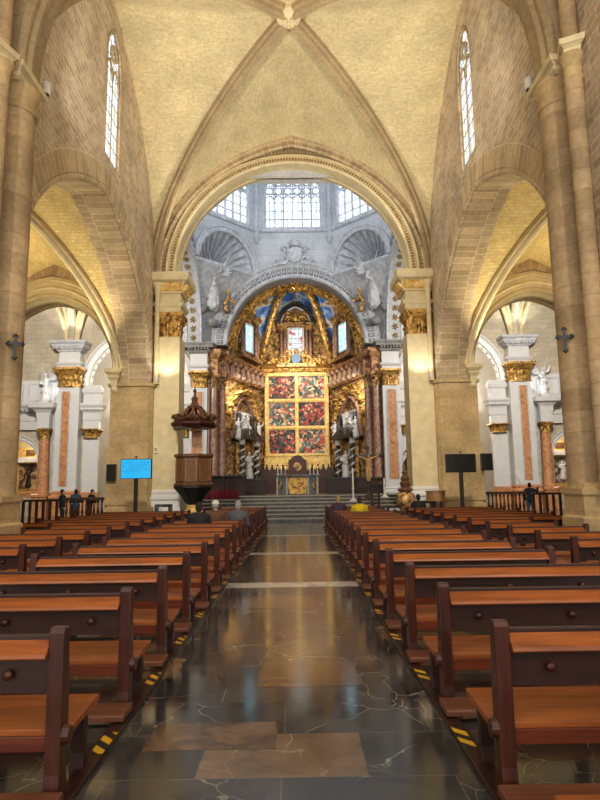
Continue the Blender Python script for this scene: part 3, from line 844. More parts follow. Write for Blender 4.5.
# ------------------------------------------------------------------ figures
def add_chain(mb, pts, rs):
    for i in range(len(pts)-1): mb.frus(pts[i], pts[i+1], rs[i], rs[i+1], 10)
    for p, r in zip(pts, rs): mb.ell(p, r, 10, 6)
def remesh(mb, name, vox, sm=4):
    me = mb.mesh(name); ob = bpy.data.objects.new('tmp', me); COL.objects.link(ob)
    md = ob.modifiers.new('r', 'REMESH'); md.mode = 'VOXEL'; md.voxel_size = vox
    m2 = ob.modifiers.new('s', 'SMOOTH'); m2.iterations = sm; m2.factor = .4
    dg = bpy.context.evaluated_depsgraph_get(); out = bpy.data.meshes.new_from_object(ob.evaluated_get(dg))
    out.name = name; bpy.data.objects.remove(ob); bpy.data.meshes.remove(me)
    for p in out.polygons: p.use_smooth = True
    return out
V3 = Vector
def joints(pose, lean=.1, arms='rest', head=(0,0)):
    """facing +y; z=0 is the ground (stand) or the seat height .46 (sit)"""
    J = {}
    if pose == 'stand':
        hip = V3((0,0,.93)); J['kn'] = lambda s: V3((s*.11,.03,.5)); J['an'] = lambda s: V3((s*.115,-.02,.08)); J['to'] = lambda s: V3((s*.13,.15,.035))
    else:
        hip = V3((0,.0,.57)); J['kn'] = lambda s: V3((s*.13,.42,.53)); J['an'] = lambda s: V3((s*.12,.40,.09)); J['to'] = lambda s: V3((s*.13,.57,.035))
    up = V3((0,sin(lean),cos(lean)))
    J['hip'] = hip; J['waist'] = hip+up*.17; J['chest'] = hip+up*.36; J['neck'] = hip+up*.50
    J['sh'] = lambda s: hip+up*.425+V3((s*.185,0,0))
    J['head'] = J['neck']+V3((head[0], sin(lean+head[1])*.135, cos(lean+head[1])*.135))
    J['hp'] = lambda s: hip+V3((s*.095,0,-.02))
    def el(s):
        if arms == 'up' and s > 0: return J['sh'](s)+V3((.16,.14,-.08))
        if arms == 'fold': return J['sh'](s)+V3((s*.06,.08,-.27))
        return J['sh'](s)+V3((s*.07,-.03 if pose == 'stand' else .08,-.27))
    def wr(s):
        if arms == 'up' and s > 0: return el(s)+V3((.03,.12,.2))
        if arms == 'fold': return V3((s*.05, el(s).y+.2, el(s).z+.02))
        return el(s)+(V3((0,.08,-.23)) if pose == 'stand' else V3((-s*.05,.22,-.08)))
    J['el'] = el; J['wr'] = wr
    return J
def body_mb(J):
    mb = MB()
    add_chain(mb, [J['hip'],J['waist'],J['chest']], [.13,.115,.14])
    for s in (-1,1):
        mb.ell(J['chest']+V3((s*.07,0,.0)), (.11,.1,.14)); mb.ell(J['hip']+V3((s*.06,0,0)), (.1,.11,.12))
        add_chain(mb, [J['neck']-V3((0,0,.03)),J['sh'](s),J['el'](s),J['wr'](s)], [.06,.062,.045,.03])
        add_chain(mb, [J['hp'](s),J['kn'](s),J['an'](s)], [.09,.06,.04]); add_chain(mb, [J['an'](s)-V3((0,.04,.02)),J['to'](s)], [.045,.035])
        w = J['wr'](s); d = (w-J['el'](s)).normalized(); sd = V3((s,0,0)); sd = (sd-d*sd.dot(d)).normalized(); nn = d.cross(sd)
        mb.ell(w+d*.045, (.035,.035,.035)); 
        for k in range(4):
            a = w+d*.07+nn*(.027-.018*k); L = (.062,.072,.068,.054)[k]
            add_chain(mb, [a, a+d*L*.5-sd*.008, a+d*L-sd*.03], [.011,.010,.009])
        a = w+d*.03+nn*.03; add_chain(mb, [a, a+d*.03+nn*.025, a+d*.055+nn*.03-sd*.01], [.013,.012,.010])
    h = J['head']; add_chain(mb, [J['neck']-V3((0,0,.05)), h-V3((0,.01,.05))], [.058,.052])
    mb.ell(h+V3((0,0,.02)), (.077,.095,.11), 14, 10); mb.ell(h+V3((0,.035,-.055)), (.055,.055,.055))
    mb.frus(h+V3((0,.09,.03)), h+V3((0,.115,-.015)), .010, .018, 8); mb.ell(h+V3((0,.082,-.055)), (.026,.012,.008))
    for s in (-1,1):
        mb.ell(h+V3((s*.08,-.005,.0)), (.012,.025,.035)); mb.ell(h+V3((s*.032,.083,.025)), (.016,.012,.010))
    return mb
def person(label, loc, rotz, J, jacket, trousers, hair, hat=None, extra=None):
    t = thing('person', label, 'person', loc); t.rotation_euler = (0,0,rotz)
    part('body', remesh(body_mb(J), 'body', .0125), M['skin'], t, local=True)
    mb = MB(); add_chain(mb, [J['hip']+V3((0,0,-.06)),J['waist'],J['chest']], [.165,.15,.17])
    for s in (-1,1):
        mb.ell(J['chest']+V3((s*.08,0,0)), (.14,.14,.18)); mb.ell(J['hip']+V3((s*.07,0,0)), (.125,.14,.14))
        w = J['wr'](s); e = J['el'](s)
        add_chain(mb, [J['neck']-V3((0,0,.07)),J['sh'](s),e,e.lerp(w,.9)], [.085,.082,.07,.055])
    mb.ell(J['neck']-V3((0,.02,.07)), (.15,.11,.08)); mb.ell(J['neck']-V3((0,.01,.01)), (.085,.085,.05))
    part('jacket', remesh(mb, 'jacket', .018), jacket, t, local=True)
    mb = MB()
    for s in (-1,1): add_chain(mb, [J['hp'](s),J['kn'](s),J['an'](s)+V3((0,0,.02))], [.115,.085,.065]); 
    mb.ell(J['hip']-V3((0,0,.03)), (.17,.13,.12))
    part('trousers', remesh(mb, 'trousers', .018), trousers, t, local=True)
    mb = MB()
    for s in (-1,1): add_chain(mb, [J['an'](s)-V3((0,.05,.03)),J['to'](s)], [.058,.046])
    part('shoes', remesh(mb, 'shoes', .015), M['black'], t, local=True)
    h = J['head']; mb = MB()
    if hat: 
        mb.ell(h+V3((0,-.005,.075)), (.098,.11,.085), 14, 8); mb.ell(h+V3((0,0,.055)), (.11,.125,.025), 14, 6)
        part('hat', remesh(mb, 'hat', .012), hat, t, local=True)
        mb = MB(); mb.ell(h+V3((0,-.035,-.0)), (.086,.075,.075), 14, 8)
    else: mb.ell(h+V3((0,-.02,.04)), (.088,.1,.105), 14, 10); mb.ell(h+V3((0,-.05,-.02)), (.078,.055,.085), 14, 8)
    part('hair', remesh(mb, 'hair', .012), hair, t, local=True)
    return t
def statue_mesh(h, wings=False, seed=0, robe=True):
    """draped standing figure of height h, facing -y"""
    rnd = random.Random(seed); mb = MB()
    add_chain(mb, [V3((0,0,.08)),V3((.02,0,.5)),V3((0,0,.85)),V3((0,0,1.3))], [.24,.2,.16,.17])
    for i in range(9):
        a = 2*pi*i/9; mb.frus((.26*cos(a),.2*sin(a),0), (.15*cos(a+.3),.12*sin(a+.3),.9), .06, .03, 6)
    mb.ell((0,-.02,1.6), (.09,.1,.125)); add_chain(mb, [V3((0,0,1.35)),V3((0,0,1.5))], [.07,.06])
    add_chain(mb, [V3((-.17,0,1.36)),V3((-.34,-.1,1.15)),V3((-.2,-.25,1.05))], [.08,.07,.05])
    add_chain(mb, [V3((.17,0,1.36)),V3((.36,-.1,1.45)),V3((.42,-.2,1.75))], [.08,.07,.05])
    for i in range(5): mb.ell((rnd.uniform(-.2,.2), -.1, .3+.2*i), (.12,.1,.12))
    if wings:
        for s in (-1,1):
            for k in range(6):
                a = .5+.22*k; L = .95-.09*k
                mb.frus((s*.1,.1,1.3), (s*(.1+L*sin(a)),.2,1.3+L*cos(a)), .07, .03, 6)
    me = remesh(mb, 'figure', .03, 2)
    for v in me.vertices: v.co *= h/1.75
    return me

# ------------------------------------------------------------------ stucco sculpture above the presbytery
t = thing('crowned_cartouche', 'grey stucco shield with crown over the presbytery arch', 'ornament', (XO, YE-.2, 16.9))
mb = MB(); mb.ell((XO,YE-.3,17.6), (.55,.22,.62), 16, 10); part('shield', mb, M['stucco'], t, smooth=True)
mb = MB(); mb.lathe([(.0,18.15),(.36,18.15),(.32,18.25),(.42,18.5),(.2,18.62),(.06,18.7),(.07,18.8),(0,18.85)], (XO,YE-.3,0), 16)
part('crown', mb, M['stucco'], t)
for s in (-1,1):
    mb = MB()
    scroll(mb, (XO+s*.62,YE-.28,18.0), .28, .09, (s,0,0), (0,0,1), 1.3); scroll(mb, (XO+s*.75,YE-.28,17.25), .36, .1, (s,0,0), (0,0,-1), 1.3)
    scroll(mb, (XO+s*1.3,YE-.28,17.0), .28, .08, (-s,0,0), (0,0,1), 1.2); mb.tube([(XO+s*.5,YE-.25,17.1),(XO+s*1.0,YE-.25,16.95),(XO+s*1.7,YE-.25,16.78)], [.12,.1,.04])
    part('scrollwork', mb, M['stucco'], t)
for sx, side in ((-1,'left'), (1,'right')):
    t = thing('stucco_angel', 'grey stucco winged figure among clouds in the %s spandrel beside the presbytery arch' % side, 'sculpture', (sx*5.5, YE-.9, 13.2))
    me = statue_mesh(3.0, True, 3); o = part('figure', me, M['stucco'], t, local=True); o.rotation_euler = (radians(20), radians(-18*sx), radians(25*sx)); o.location = (0,.2,.6)
    mb = MB(); rnd = random.Random(5)
    for i in range(16): mb.ell((rnd.uniform(-.75,.5)*-sx, rnd.uniform(-.25,.5), rnd.uniform(-.6,2.6)), rnd.uniform(.15,.36), 8, 6)
    part('clouds', remesh(mb, 'clouds', .05, 3), M['darkstucco'], t, local=True)
    mb = MB(); add_chain(mb, [V3((0,0,0)),V3((.1*sx,-.2,.5)),V3((-.15*sx,-.3,1.0))], [.2,.18,.12]); mb.ell((-.1*sx,-.35,1.25), .15); 
    for k in range(5): mb.frus((0,0,.8), (-sx*(.3+.12*k),-.1,1.2-.2*k), .08, .03, 6)
    o = part('cherub', remesh(mb, 'cherub', .03, 2), M['oldgold'], t, local=True); o.location = (-sx*.95,.45,.35)
    o = part('cherub', remesh(MB().ell((0,0,0),(.35,.3,.3)).ell((0,-.1,.4),.2), 'cherub', .03, 2), M['darkstucco'], t, local=True); o.location = (sx*.05,.0,2.3)

# ------------------------------------------------------------------ east crossing piers (presbytery)
for sx, side in ((-1,'left'), (1,'right')):
    t = thing('presbytery_pillar', 'white marble pillar with orange marble inset %s of the apse' % side, 'pillar', (sx*6.5, YE-.3, 0))
    x0, x1 = sorted((sx*5.85, sx*7.0)); y0, y1 = YE-.55, YE
    mb = MB().box(x0,x1,y0,y1,1.6,8.3); part('shaft', mb, M['white'], t)
    mb = MB().box(*sorted((sx*7.0, sx*7.02)), YE-.2, YE+.9, 0, 11.3); part('side_pilaster', mb, M['white'], t)
    mb = MB().box(x0+.27,x1-.27,y0-.03,y0,2.1,8.0); part('orange_inset', mb, M['orange'], t)
    mb = MB(); band(mb, [(x0+.27,2.1),(x0+.27,8.0),(x1-.27,8.0),(x1-.27,2.1)], [(-.03,0),(-.03,.06),(.05,.06),(.05,0)], XZ(y0)); part('inset_frame', mb, M['stucco'], t)
    mb = MB().ell(((x0+x1)/2,y0-.04,4.6), (.2,.06,.24), 12, 8); part('medallion', mb, M['orange'], t)
    mb = MB(); mould(mb, x0,x1,y0,y1,[(.14,0),(.14,1.1),(.2,1.15),(.2,1.28),(.05,1.42),(.09,1.5),(.01,1.62)]); part('pedestal', mb, M['white'], t)
    mb = MB().box((x0+x1)/2-.34,(x0+x1)/2+.34,y0-.17,y0-.13,.25,.98); part('pedestal_inset', mb, M['darkstone'], t)
    part('gilded_capital', capital_mb(((x0+x1)/2,YE-.1,8.3), .52, 1.1, sq=8, n=12), M['gold'], t)
    mb = MB(); mould(mb, x0,x1,y0,y1,[(.02,9.4),(.02,9.6),(.12,9.68),(.16,9.8),(0,9.85),(0,10.65)]); part('entablature', mb, M['white'], t)
    mb = MB(); mould(mb, x0,x1,y0,y1,[(.05,10.6),(.15,10.72),(.15,10.8)]); 
    for i in range(7): mb.box(x0-.1+i*.21, x0+.02+i*.21, y0-.36, y0, 10.8, 10.95)
    mould(mb, x0,x1,y0,y1,[(.42,10.95),(.42,11.1),(.5,11.2),(.5,11.3)]); part('cornice', mb, M['darkstucco'], t)
    # brown marble columns flanking the apse
    for i, (cx, cy) in enumerate(((5.5,YE+.1),(5.05,YE+.75))):
        t2 = thing('marble_column', 'brown jasper column %s of the apse, %s of its pair' % (side, ('outer','inner')[i]), 'column', (sx*cx, cy, 0))
        mb = MB().lathe([(.34,1.9),(.3,2.0),(.29,5),(.26,8.3)], (sx*cx,cy,0), 24); part('shaft', mb, M['jasper'], t2, smooth=True)
        mb = MB(); stack_sq(mb, (sx*cx,cy,0), [(.4,0),(.4,1.4),(.44,1.45),(.44,1.55),(.36,1.6),(.36,1.75)]); mb.lathe([(.4,1.75),(.42,1.82),(.34,1.9),(.36,1.96),(.3,2.0)], (sx*cx,cy,0), 20); part('base', mb, M['white'], t2)
        part('capital', capital_mb((sx*cx,cy,8.3), .27, 1.0), M['oldgold'], t2)
        mb = MB(); stack_sq(mb, (sx*cx,cy,0), [(.3,9.3),(.3,10.3),(.4,10.45),(.55,10.7),(.55,10.95)]); part('entablature', mb, M['redgold'], t2)

# ------------------------------------------------------------------ apse
A0 = V3((-5.3,41.2,0)); B0 = V3((-2.75,48.0,0)); TL = (B0-A0).length; TD = (B0-A0).normalized(); ND = V3((TD.y,-TD.x,0))
def apse_side(sx):
    def P(s, z, d):
        p = A0+TD*s+ND*d
        return (p.x if sx < 0 else -p.x+.2, p.y, z)
    return P
PC = lambda s, z, d: (s+.1, 48.0-d, z)
def box_on(mb, P, s0, s1, z0, z1, d0, d1):
    return mb.hexa([P(s0,z0,d1),P(s1,z0,d1),P(s1,z0,d0),P(s0,z0,d0)], [P(s0,z1,d1),P(s1,z1,d1),P(s1,z1,d0),P(s0,z1,d0)])
mb = MB()
arch_wall(mb, PC, -2.9, 2.9, 0, 18, [], .4); struct('wall_apse', mb, M['redgold'])
for sx, side in ((-1,'left'),(1,'right')):
    P = apse_side(sx); mb = MB(); arch_wall(mb, P, -.6, TL+.3, 0, 18, [], .4)
    w = struct('wall_apse_'+side, mb, M['redgold'])
    mb = MB(); relief(mb, P, .5, TL-.05, 2.0, 9.4, .09, .22, 1.7, 1+sx); part('carved_relief', mb, M['oldgold'], w)
    mb = MB(); relief(mb, P, .3, TL-.05, 10.9, 15.5, .09, .25, 1.5, 9+sx); part('carved_relief', mb, M['oldgold'], w)
mb = MB(); relief(mb, PC, -2.85, 2.85, 11.3, 15.6, .09, .25, 1.5, 4); part('carved_relief', mb, M['oldgold'], bpy.data.objects['wall_apse'])
# painted vault of the apse
def painting_mat(name, stops, scale, dist=1.0, dim='3D'):
    m, nt, b = newmat(name)
    n = nd(nt, 'ShaderNodeTexNoise'); n.inputs['Scale'].default_value = scale; n.inputs['Detail'].default_value = 5; n.inputs['Distortion'].default_value = dist
    nt.links.new(pos(nt), n.inputs['Vector'])
    nt.links.new(ramp(nt, n.outputs[0], stops), b.inputs['Base Color']); b.inputs['Roughness'].default_value = .55
    return m
M['fresco'] = painting_mat('blue_fresco', [(.28,lin(30,40,70)),(.42,lin(52,92,160)),(.5,lin(96,140,200)),(.56,lin(206,200,180)),(.62,lin(150,110,70)),(.75,lin(60,60,70))], .8)
boss = V3((.1,43.6,16.75)); sup = [V3((-4.75,40.9,11.9)), V3((-2.7,47.7,11.9)), V3((2.9,47.7,11.9)), V3((4.95,40.9,11.9))]
mb = MB()
for i in range(3):
    a, b_ = sup[i], sup[i+1]; rows = []; rise = (4.2,4.9,4.2)[i]
    for u in range(25):
        q = u/24; w_ = a.lerp(b_, q)+V3((0,0,rise*gprof(2*q-1, .5))); bl = .25+1.7*abs(2*q-1)**2
        rows.append([w_.lerp(boss, t_/14)+V3((0,0,bl*sin(pi*t_/14))) for t_ in range(15)])
    mb.quadgrid(rows)
c_ = struct('ceiling_apse', mb, M['fresco'], smooth=True)
mb = MB()
rows = []
for i in range(33):
    a = pi*i/32; e = V3((XO+(RP-.02)*cos(a), YE+.9, ZS+(RP-.02)*sin(a))); rows.append([e, e.lerp(V3((XO+4.9*cos(a),42.2,ZS+.4+5.5*sin(a))), 1)])
mb.quadgrid(rows); part('front_web', mb, M['fresco'], c_)
for i, s_ in enumerate(sup):
    mb = MB(); pts = [s_.lerp(boss, q/20)+V3((0,0,1.95*sin(pi*q/20)-.12)) for q in range(21)]
    mb.tube(pts, .24, 8)
    rnd = random.Random(i)
    for q in range(60):
        p = pts[q//3 if q//3 < 21 else 20].lerp(pts[min(20, q//3+1)], (q % 3)/3); mb.ell(p+V3((rnd.uniform(-.15,.15),rnd.uniform(-.2,-.05),rnd.uniform(-.22,.1))), rnd.uniform(.08,.17), 6, 4)
    part('gilded_rib', mb, M['gold'], c_)
mb = MB(); mb.lathe([(0,-.5),(.2,-.45),(.4,-.25),(.5,0),(0,.1)], boss, 14); rosette(mb, boss-V3((0,0,.4)), .4, (0,-.5,-1)); part('gilded_boss', mb, M['gold'], c_)
t = thing('gilded_apse_arch', 'gilded carved arch just inside the presbytery arch', 'arch', (XO, YE+1.0, ZS))
mb = MB(); PA = XZ(YE+1.05)
rows = []
for i in range(121):
    a = pi*i/120; row = []
    for j in range(8):
        r = RP-.62+.66*j/7; n_ = noise.noise(V3((a*14, r*3.2, 2)))
        row.append(PA(XO+r*cos(a), ZS+r*sin(a), -.1+(.25*abs(n_)*2 if 0 < j < 7 else -.1)))
    rows.append(row)
mb.quadgrid(rows); part('carved_face', mb, M['gold'], t)
# entablature round the apse
t = thing('apse_entablature', 'reddish marble entablature with white and gold brackets curving round the apse', 'cornice', (.1, 45, 9.4))
PL, PR = apse_side(-1), apse_side(1)
sec = [(9.4,.0),(9.4,.3),(9.6,.36),(9.7,.3),(10.3,.32),(10.45,.55),(10.6,.75),(10.85,.8),(10.9,.0)]
line = [lambda z,d: V3(PL(0,z,d)), lambda z,d: (V3(PL(TL-.15,z,d))*.5+V3(PC(-2.6,z,d))*.5), lambda z,d: (V3(PR(TL-.15,z,d))*.5+V3(PC(2.6,z,d))*.5), lambda z,d: V3(PR(0,z,d))]
for ln in (line[:2], line[2:]):
    mb = MB(); mb.quadgrid([[f(z,d) for z, d in sec] for f in ln]); part('cornice', mb, M['redgold'], t)
for P in (PL, PR):
    for i in range(8):
        s_ = .45+i*.88
        mb = MB(); box_on(mb, P, s_-.1, s_+.1, 9.55, 10.55, .28, .46); box_on(mb, P, s_-.14, s_+.14, 10.4, 10.62, .28, .66); mb.ell(P(s_,9.7,.5), (.12,.12,.16), 8, 6); part('bracket', mb, M['pinkmarble'], t)
        if i < 7:
            mb = MB(); relief(mb, P, s_+.2, s_+.68, 9.62, 10.38, .06, .28, 3, i); part('gilded_panel', mb, M['gold'], t)
# main painted retable
t = thing('altarpiece', 'gilded altarpiece of six paintings behind the high altar', 'altarpiece', (.1, 47.6, 3.0))
mb = MB(); box_on(mb, PC, -2.6, 2.6, 3.0, 4.1, 0, .35); part('predella', mb, M['brightgold'], t)
mb = MB(); box_on(mb, PC, -2.5, 2.5, 4.05, 10.75, 0, .2); part('backing', mb, M['brightgold'], t)
cols = [(-2.22,-.14),(.14,2.22)]; rowsz = [(4.3,6.15),(6.5,8.35),(8.7,10.5)]
mb = MB()
for x in (-2.42,0,2.42): box_on(mb, PC, x-.13, x+.13, 4.05, 10.75, .18, .42); box_on(mb, PC, x-.05, x+.05, 4.05, 10.75, .4, .5)
for z in (4.15,6.32,8.52,10.65): box_on(mb, PC, -2.5, 2.5, z-.13, z+.13, .18, .38); box_on(mb, PC, -2.5, 2.5, z-.04, z+.04, .36, .46)
part('frame', mb, M['brightgold'], t)
def figures_mat(name, stops, scale, sky):
    """crowded painted scene: cells of robe colours, flesh and dark ground"""
    m, nt, b = newmat(name)
    n = nd(nt, 'ShaderNodeTexNoise'); n.inputs['Scale'].default_value = 1.6; n.inputs['Detail'].default_value = 3
    nt.links.new(pos(nt), n.inputs['Vector'])
    av = mix(nt, .5, (0,0,0,1), (0,0,0,1), 'ADD'); mx = av.node
    nt.links.new(pos(nt), mx.inputs[6]); nt.links.new(n.outputs['Color'], mx.inputs[7])
    v = nd(nt, 'ShaderNodeTexVoronoi'); v.inputs['Scale'].default_value = scale; v.inputs['Randomness'].default_value = 1
    nt.links.new(av, v.inputs['Vector'])
    sp = nd(nt, 'ShaderNodeSeparateColor'); nt.links.new(v.outputs['Color'], sp.inputs[0])
    c = ramp(nt, sp.outputs[0], stops, 'CONSTANT')
    n2 = nd(nt, 'ShaderNodeTexNoise'); n2.inputs['Scale'].default_value = 7; n2.inputs['Detail'].default_value = 4; nt.links.new(pos(nt), n2.inputs['Vector'])
    c = mix(nt, 1, c, ramp(nt, n2.outputs[0], [(.32,(.35,.33,.33,1)),(.65,(1.25,1.2,1.15,1))]), 'MULTIPLY')
    nt.links.new(c, b.inputs['Base Color']); b.inputs['Roughness'].default_value = .5
    return m
pal_a = [(0,lin(36,28,26)),(.2,lin(176,44,38)),(.36,lin(70,60,44)),(.5,lin(222,180,140)),(.62,lin(60,86,80)),(.74,lin(196,84,66)),(.88,lin(44,48,60))]
pal_b = [(0,lin(90,130,130)),(.2,lin(226,196,160)),(.36,lin(60,52,44)),(.5,lin(196,70,60)),(.64,lin(210,150,110)),(.78,lin(70,100,96)),(.9,lin(236,216,180))]
ptm = [figures_mat('panel_painting_a', pal_a, 5, None), figures_mat('panel_painting_b', pal_b, 5, None)]
desc = {(0,2):'crowded red robed scene, upper left',(1,2):'pale group under blue sky, upper right',(0,1):'group of figures, middle left',(1,1):'bright scene around a white centre, middle right',(0,0):'green landscape with reclining figure, lower left',(1,0):'green and red robed figures, lower right'}
for ci, (xa, xb) in enumerate(cols):
    for ri, (za, zb) in enumerate(rowsz):
        mb = MB(); box_on(mb, PC, xa, xb, za, zb, .2, .26)
        part('painting', mb, ptm[(ci+ri) % 2], t, label=desc[(ci,ri)])
        # raised painted figures
mb = MB(); 
for (z0,d0),(z1,d1) in (((10.75,.3),(10.9,.45)),((10.9,.4),(11.15,.4)),((11.15,.5),(11.35,.75))): mb.hexa([PC(-2.75,z0,0),PC(2.75,z0,0),PC(2.75,z0,d0),PC(-2.75,z0,d0)],[PC(-2.75,z1,0),PC(2.75,z1,0),PC(2.75,z1,d1),PC(-2.75,z1,d1)])
for i in range(26): mb.ell(PC(-2.6+i*.208,11.02,.42), (.075,.06,.09), 6, 4)
part('cornice', mb, M['gold'], t)
for s in (-1,1):
    mb = MB(); relief(mb, PC, min(s*2.6,s*3.0), max(s*2.6,s*3.0), 3.0, 11.0, .07, .32, 2.2, 11+s); part('carved_edge', mb, M['oldgold'], t)
# crest over the altarpiece
t = thing('gilded_crest', 'gilded crest with a blue roundel on top of the altarpiece cornice', 'ornament', (.1,47.4,11.35))
mb = MB(); rnd = random.Random(2)
for s in (-1,1):
    scroll(mb, (.1+s*.8,47.4,11.8), .4, .13, (s,0,0), (0,0,1), 1.3); scroll(mb, (.1+s*1.5,47.4,11.65), .28, .1, (-s,0,0), (0,0,1), 1.3); scroll(mb, (.1+s*.55,47.4,12.3), .3, .1, (s,0,0), (0,0,1), 1.2)
    mb.ell((.1+s*1.9,47.4,11.7), (.2,.15,.32)); mb.ell((.1+s*2.2,47.4,11.55), (.2,.15,.2)); mb.ell((.1+s*1.2,47.4,11.6), (.2,.15,.25))
mb.ell((.1,47.4,12.5),(.2,.15,.25)); part('scrolls', mb, M['gold'], t)
mb = MB(); mb.frus((.1,47.3,11.85),(.1,47.2,11.85),.42,.38,20); part('roundel', mb, plain('blue_enamel', lin(70,110,150), .4), t)
# upper windows of the apse
for nm, P, c0, hw, mat, lab in (('l',PL,4.05,.72,'aglass','left'),('r',PR,4.05,.72,'aglass','right'),('c',PC,0,.56,'cglass','centre')):
    g = MB(); box_on(g, P, c0-hw, c0+hw, 11.95 if nm != 'c' else 12.3, 14.05 if nm != 'c' else 14.45, .27, .33)
    w = struct('window_%d' % WIN[0], g, M[mat]); WIN[0] += 1
    z0, z1 = (11.95,14.05) if nm != 'c' else (12.3,14.45)
    f = MB(); band(f, [(c0-hw,z0),(c0-hw,z1),(c0+hw,z1),(c0+hw,z0),(c0-hw,z0)], [(-.03,.2),(-.03,.4),(.12,.42),(.16,.2)], P); part('window_frame', f, M['white'], w)
    t = thing('window_surround', 'dark columned gilded surround of the %s apse window' % ('stained glass' if nm == 'c' else lab), 'ornament', P(c0,11.4,.4))
    for s in (-1,1):
        for off in (.34,.62):
            q = V3(P(c0+s*(hw+off),0,.5)); mb = MB().lathe([(.15,11.5),(.13,11.6),(.12,14.3),(.0,14.3)], q, 12); part('column', mb, M['jasper'], t, smooth=True)
            mb = capital_mb((q.x,q.y,14.25), .13, .4, n=6); part('capital', mb, M['gold'], t)
    mb = MB(); box_on(mb, P, c0-hw-.95, c0+hw+.95, 14.6, 14.85, .2, .75); part('entablature', mb, M['oldgold'], t)
    mb = MB(); box_on(mb, P, c0-hw-1.0, c0+hw+1.0, 11.2, 11.5, .2, .8); part('sill', mb, M['oldgold'], t)
    if nm == 'c':
        mb = MB(); band(mb, ppath(c0, 1.35, 14.7, 1.75, .3, 24), [(0,.1),(0,.5),(.12,.55),(.25,.5),(.3,.1)], P); part('arch', mb, M['darkstone'], t)
        mb = MB(); band(mb, ppath(c0, 1.15, 14.7, 1.5, .3, 24), [(0,.1),(0,.4),(.1,.45),(.2,.1)], P); part('inner_arch', mb, M['stucco'], t)
    mb = MB(); rnd = random.Random(4)
    for s in (-1,1):
        q = V3(P(c0+s*.5,15.1,.5)); d = (V3(P(c0+1,0,0))-V3(P(c0,0,0))).normalized()
        scroll(mb, q, .36, .12, d*s, (0,0,1), 1.3, 16); scroll(mb, q+d*s*.15+V3((0,0,.45)), .24, .09, d*s, (0,0,1), 1.2, 14)
    mb.ell(P(c0,15.35,.5), (.3,.25,.45), 10, 8); part('gilded_scrolls', mb, M['gold'], t)
# side altars
for sx, side in ((-1,'left'),(1,'right')):
    P = apse_side(sx); c0 = 3.3
    t = thing('side_altar', 'small side altar with twisted columns and pale relief on the %s wall of the apse' % side, 'altar', P(c0,1.2,.6))
    mb = MB(); band(mb, ppath(c0, 1.55, 6.4, 1.7, .45, 24, leg=1.2), [(0,.15),(0,.4),(.12,.5),(.26,.4),(.3,.15)], P); part('dark_arch', mb, M['jasper'], t)
    mb = MB(); 
    P2 = P
    path = ppath(c0, 1.9, 6.4, 2.1, .45, 40, leg=.6); rows = []
    for i, (s_, z_) in enumerate(path):
        a = path[max(i-1,0)]; b_ = path[min(i+1,len(path)-1)]; l = sqrt((b_[0]-a[0])**2+(b_[1]-a[1])**2) or 1; nx, nz = -(b_[1]-a[1])/l, (b_[0]-a[0])/l
        rows.append([P(s_+nx*u, z_+nz*u, .2+(.45*abs(noise.noise(V3((i*.55,u*4,sx))))*2 if .05 < u < .75 else 0)) for u in [j*.1 for j in range(9)]])
    mb.quadgrid(rows); part('gilded_arch', mb, M['gold'], t)
    mb = MB(); box_on(mb, P, c0-1.0, c0+1.0, 5.4, 7.2, .2, .3); relief(mb, lambda s,z,d: P(s,z,.3+d), c0-.95, c0+.95, 5.45, 7.15, .07, .3, 2.3, 21+sx); part('pale_relief', mb, M['white'], t)
    for s in (-1,1):
        q = V3(P(c0+s*1.35,0,.6)); mb = MB().lathe([(.2,5.15),(.18,5.3),(.16,7.0),(.0,7.0)], q, 12); part('upper_column', mb, M['darkstone'], t, smooth=True)
        mb = statue_mesh(1.5, False, 7); o = part('statuette', mb, M['white'], t, local=True); o.location = V3(P(c0+s*1.75,5.1,.75))-t.location; o.rotation_euler = (0,0,radians(-40*sx))
        for dd in (0,):
            q = V3(P(c0+s*1.25,0,.8)); mb = MB().lathe([(.17,2.3),(.17,4.7),(0,4.7)], q, 14); part('column_core', mb, M['darkstone'], t, smooth=True)
            mb = MB(); pts = [q+V3((.15*cos(a*.7), .15*sin(a*.7), 2.35+2.3*a/40)) for a in range(41)]; mb.tube(pts, .085, 6); part('spiral_band', mb, M['white'], t)
            mb = capital_mb((q.x,q.y,4.7), .17, .4, n=6); part('capital', mb, M['white'], t)
            mb = MB(); stack_sq(mb, q, [(.3,1.3),(.3,2.1),(.24,2.2),(.24,2.32)]); part('base', mb, M['darkstone'], t)
    mb = MB(); box_on(mb, P, c0-1.75, c0+1.75, 5.1, 5.4, .2, 1.15); part('entablature', mb, M['darkstone'], t)
    mb = MB(); 
    for s in (-1,1):
        mb.hexa([P(c0+s*1.7,5.4,.3),P(c0+s*.5,5.4,.3),P(c0+s*.5,5.4,1.0),P(c0+s*1.7,5.4,1.0)],[P(c0+s*1.6,5.5,.3),P(c0+s*.5,5.95,.3),P(c0+s*.5,5.95,1.0),P(c0+s*1.6,5.5,1.0)])
    part('broken_pediment', mb, M['darkstone'], t)
    mb = MB(); relief(mb, lambda s,z,d: P(s,z,.25+d), c0-1.0, c0+1.0, 2.2, 5.0, .08, .15, 2, 31); part('gilded_back', mb, M['gold'], t)
    o = part('pale_statue', statue_mesh(2.0, False, 9), M['white'], t, local=True); o.location = V3(P(c0,2.3,.75))-t.location; o.rotation_euler = (0,0,radians(-40*sx))
    mb = MB(); box_on(mb, P, c0-1.8, c0+1.8, 1.19, 2.2, .1, 1.2); part('altar_table', mb, M['darkstone'], t)

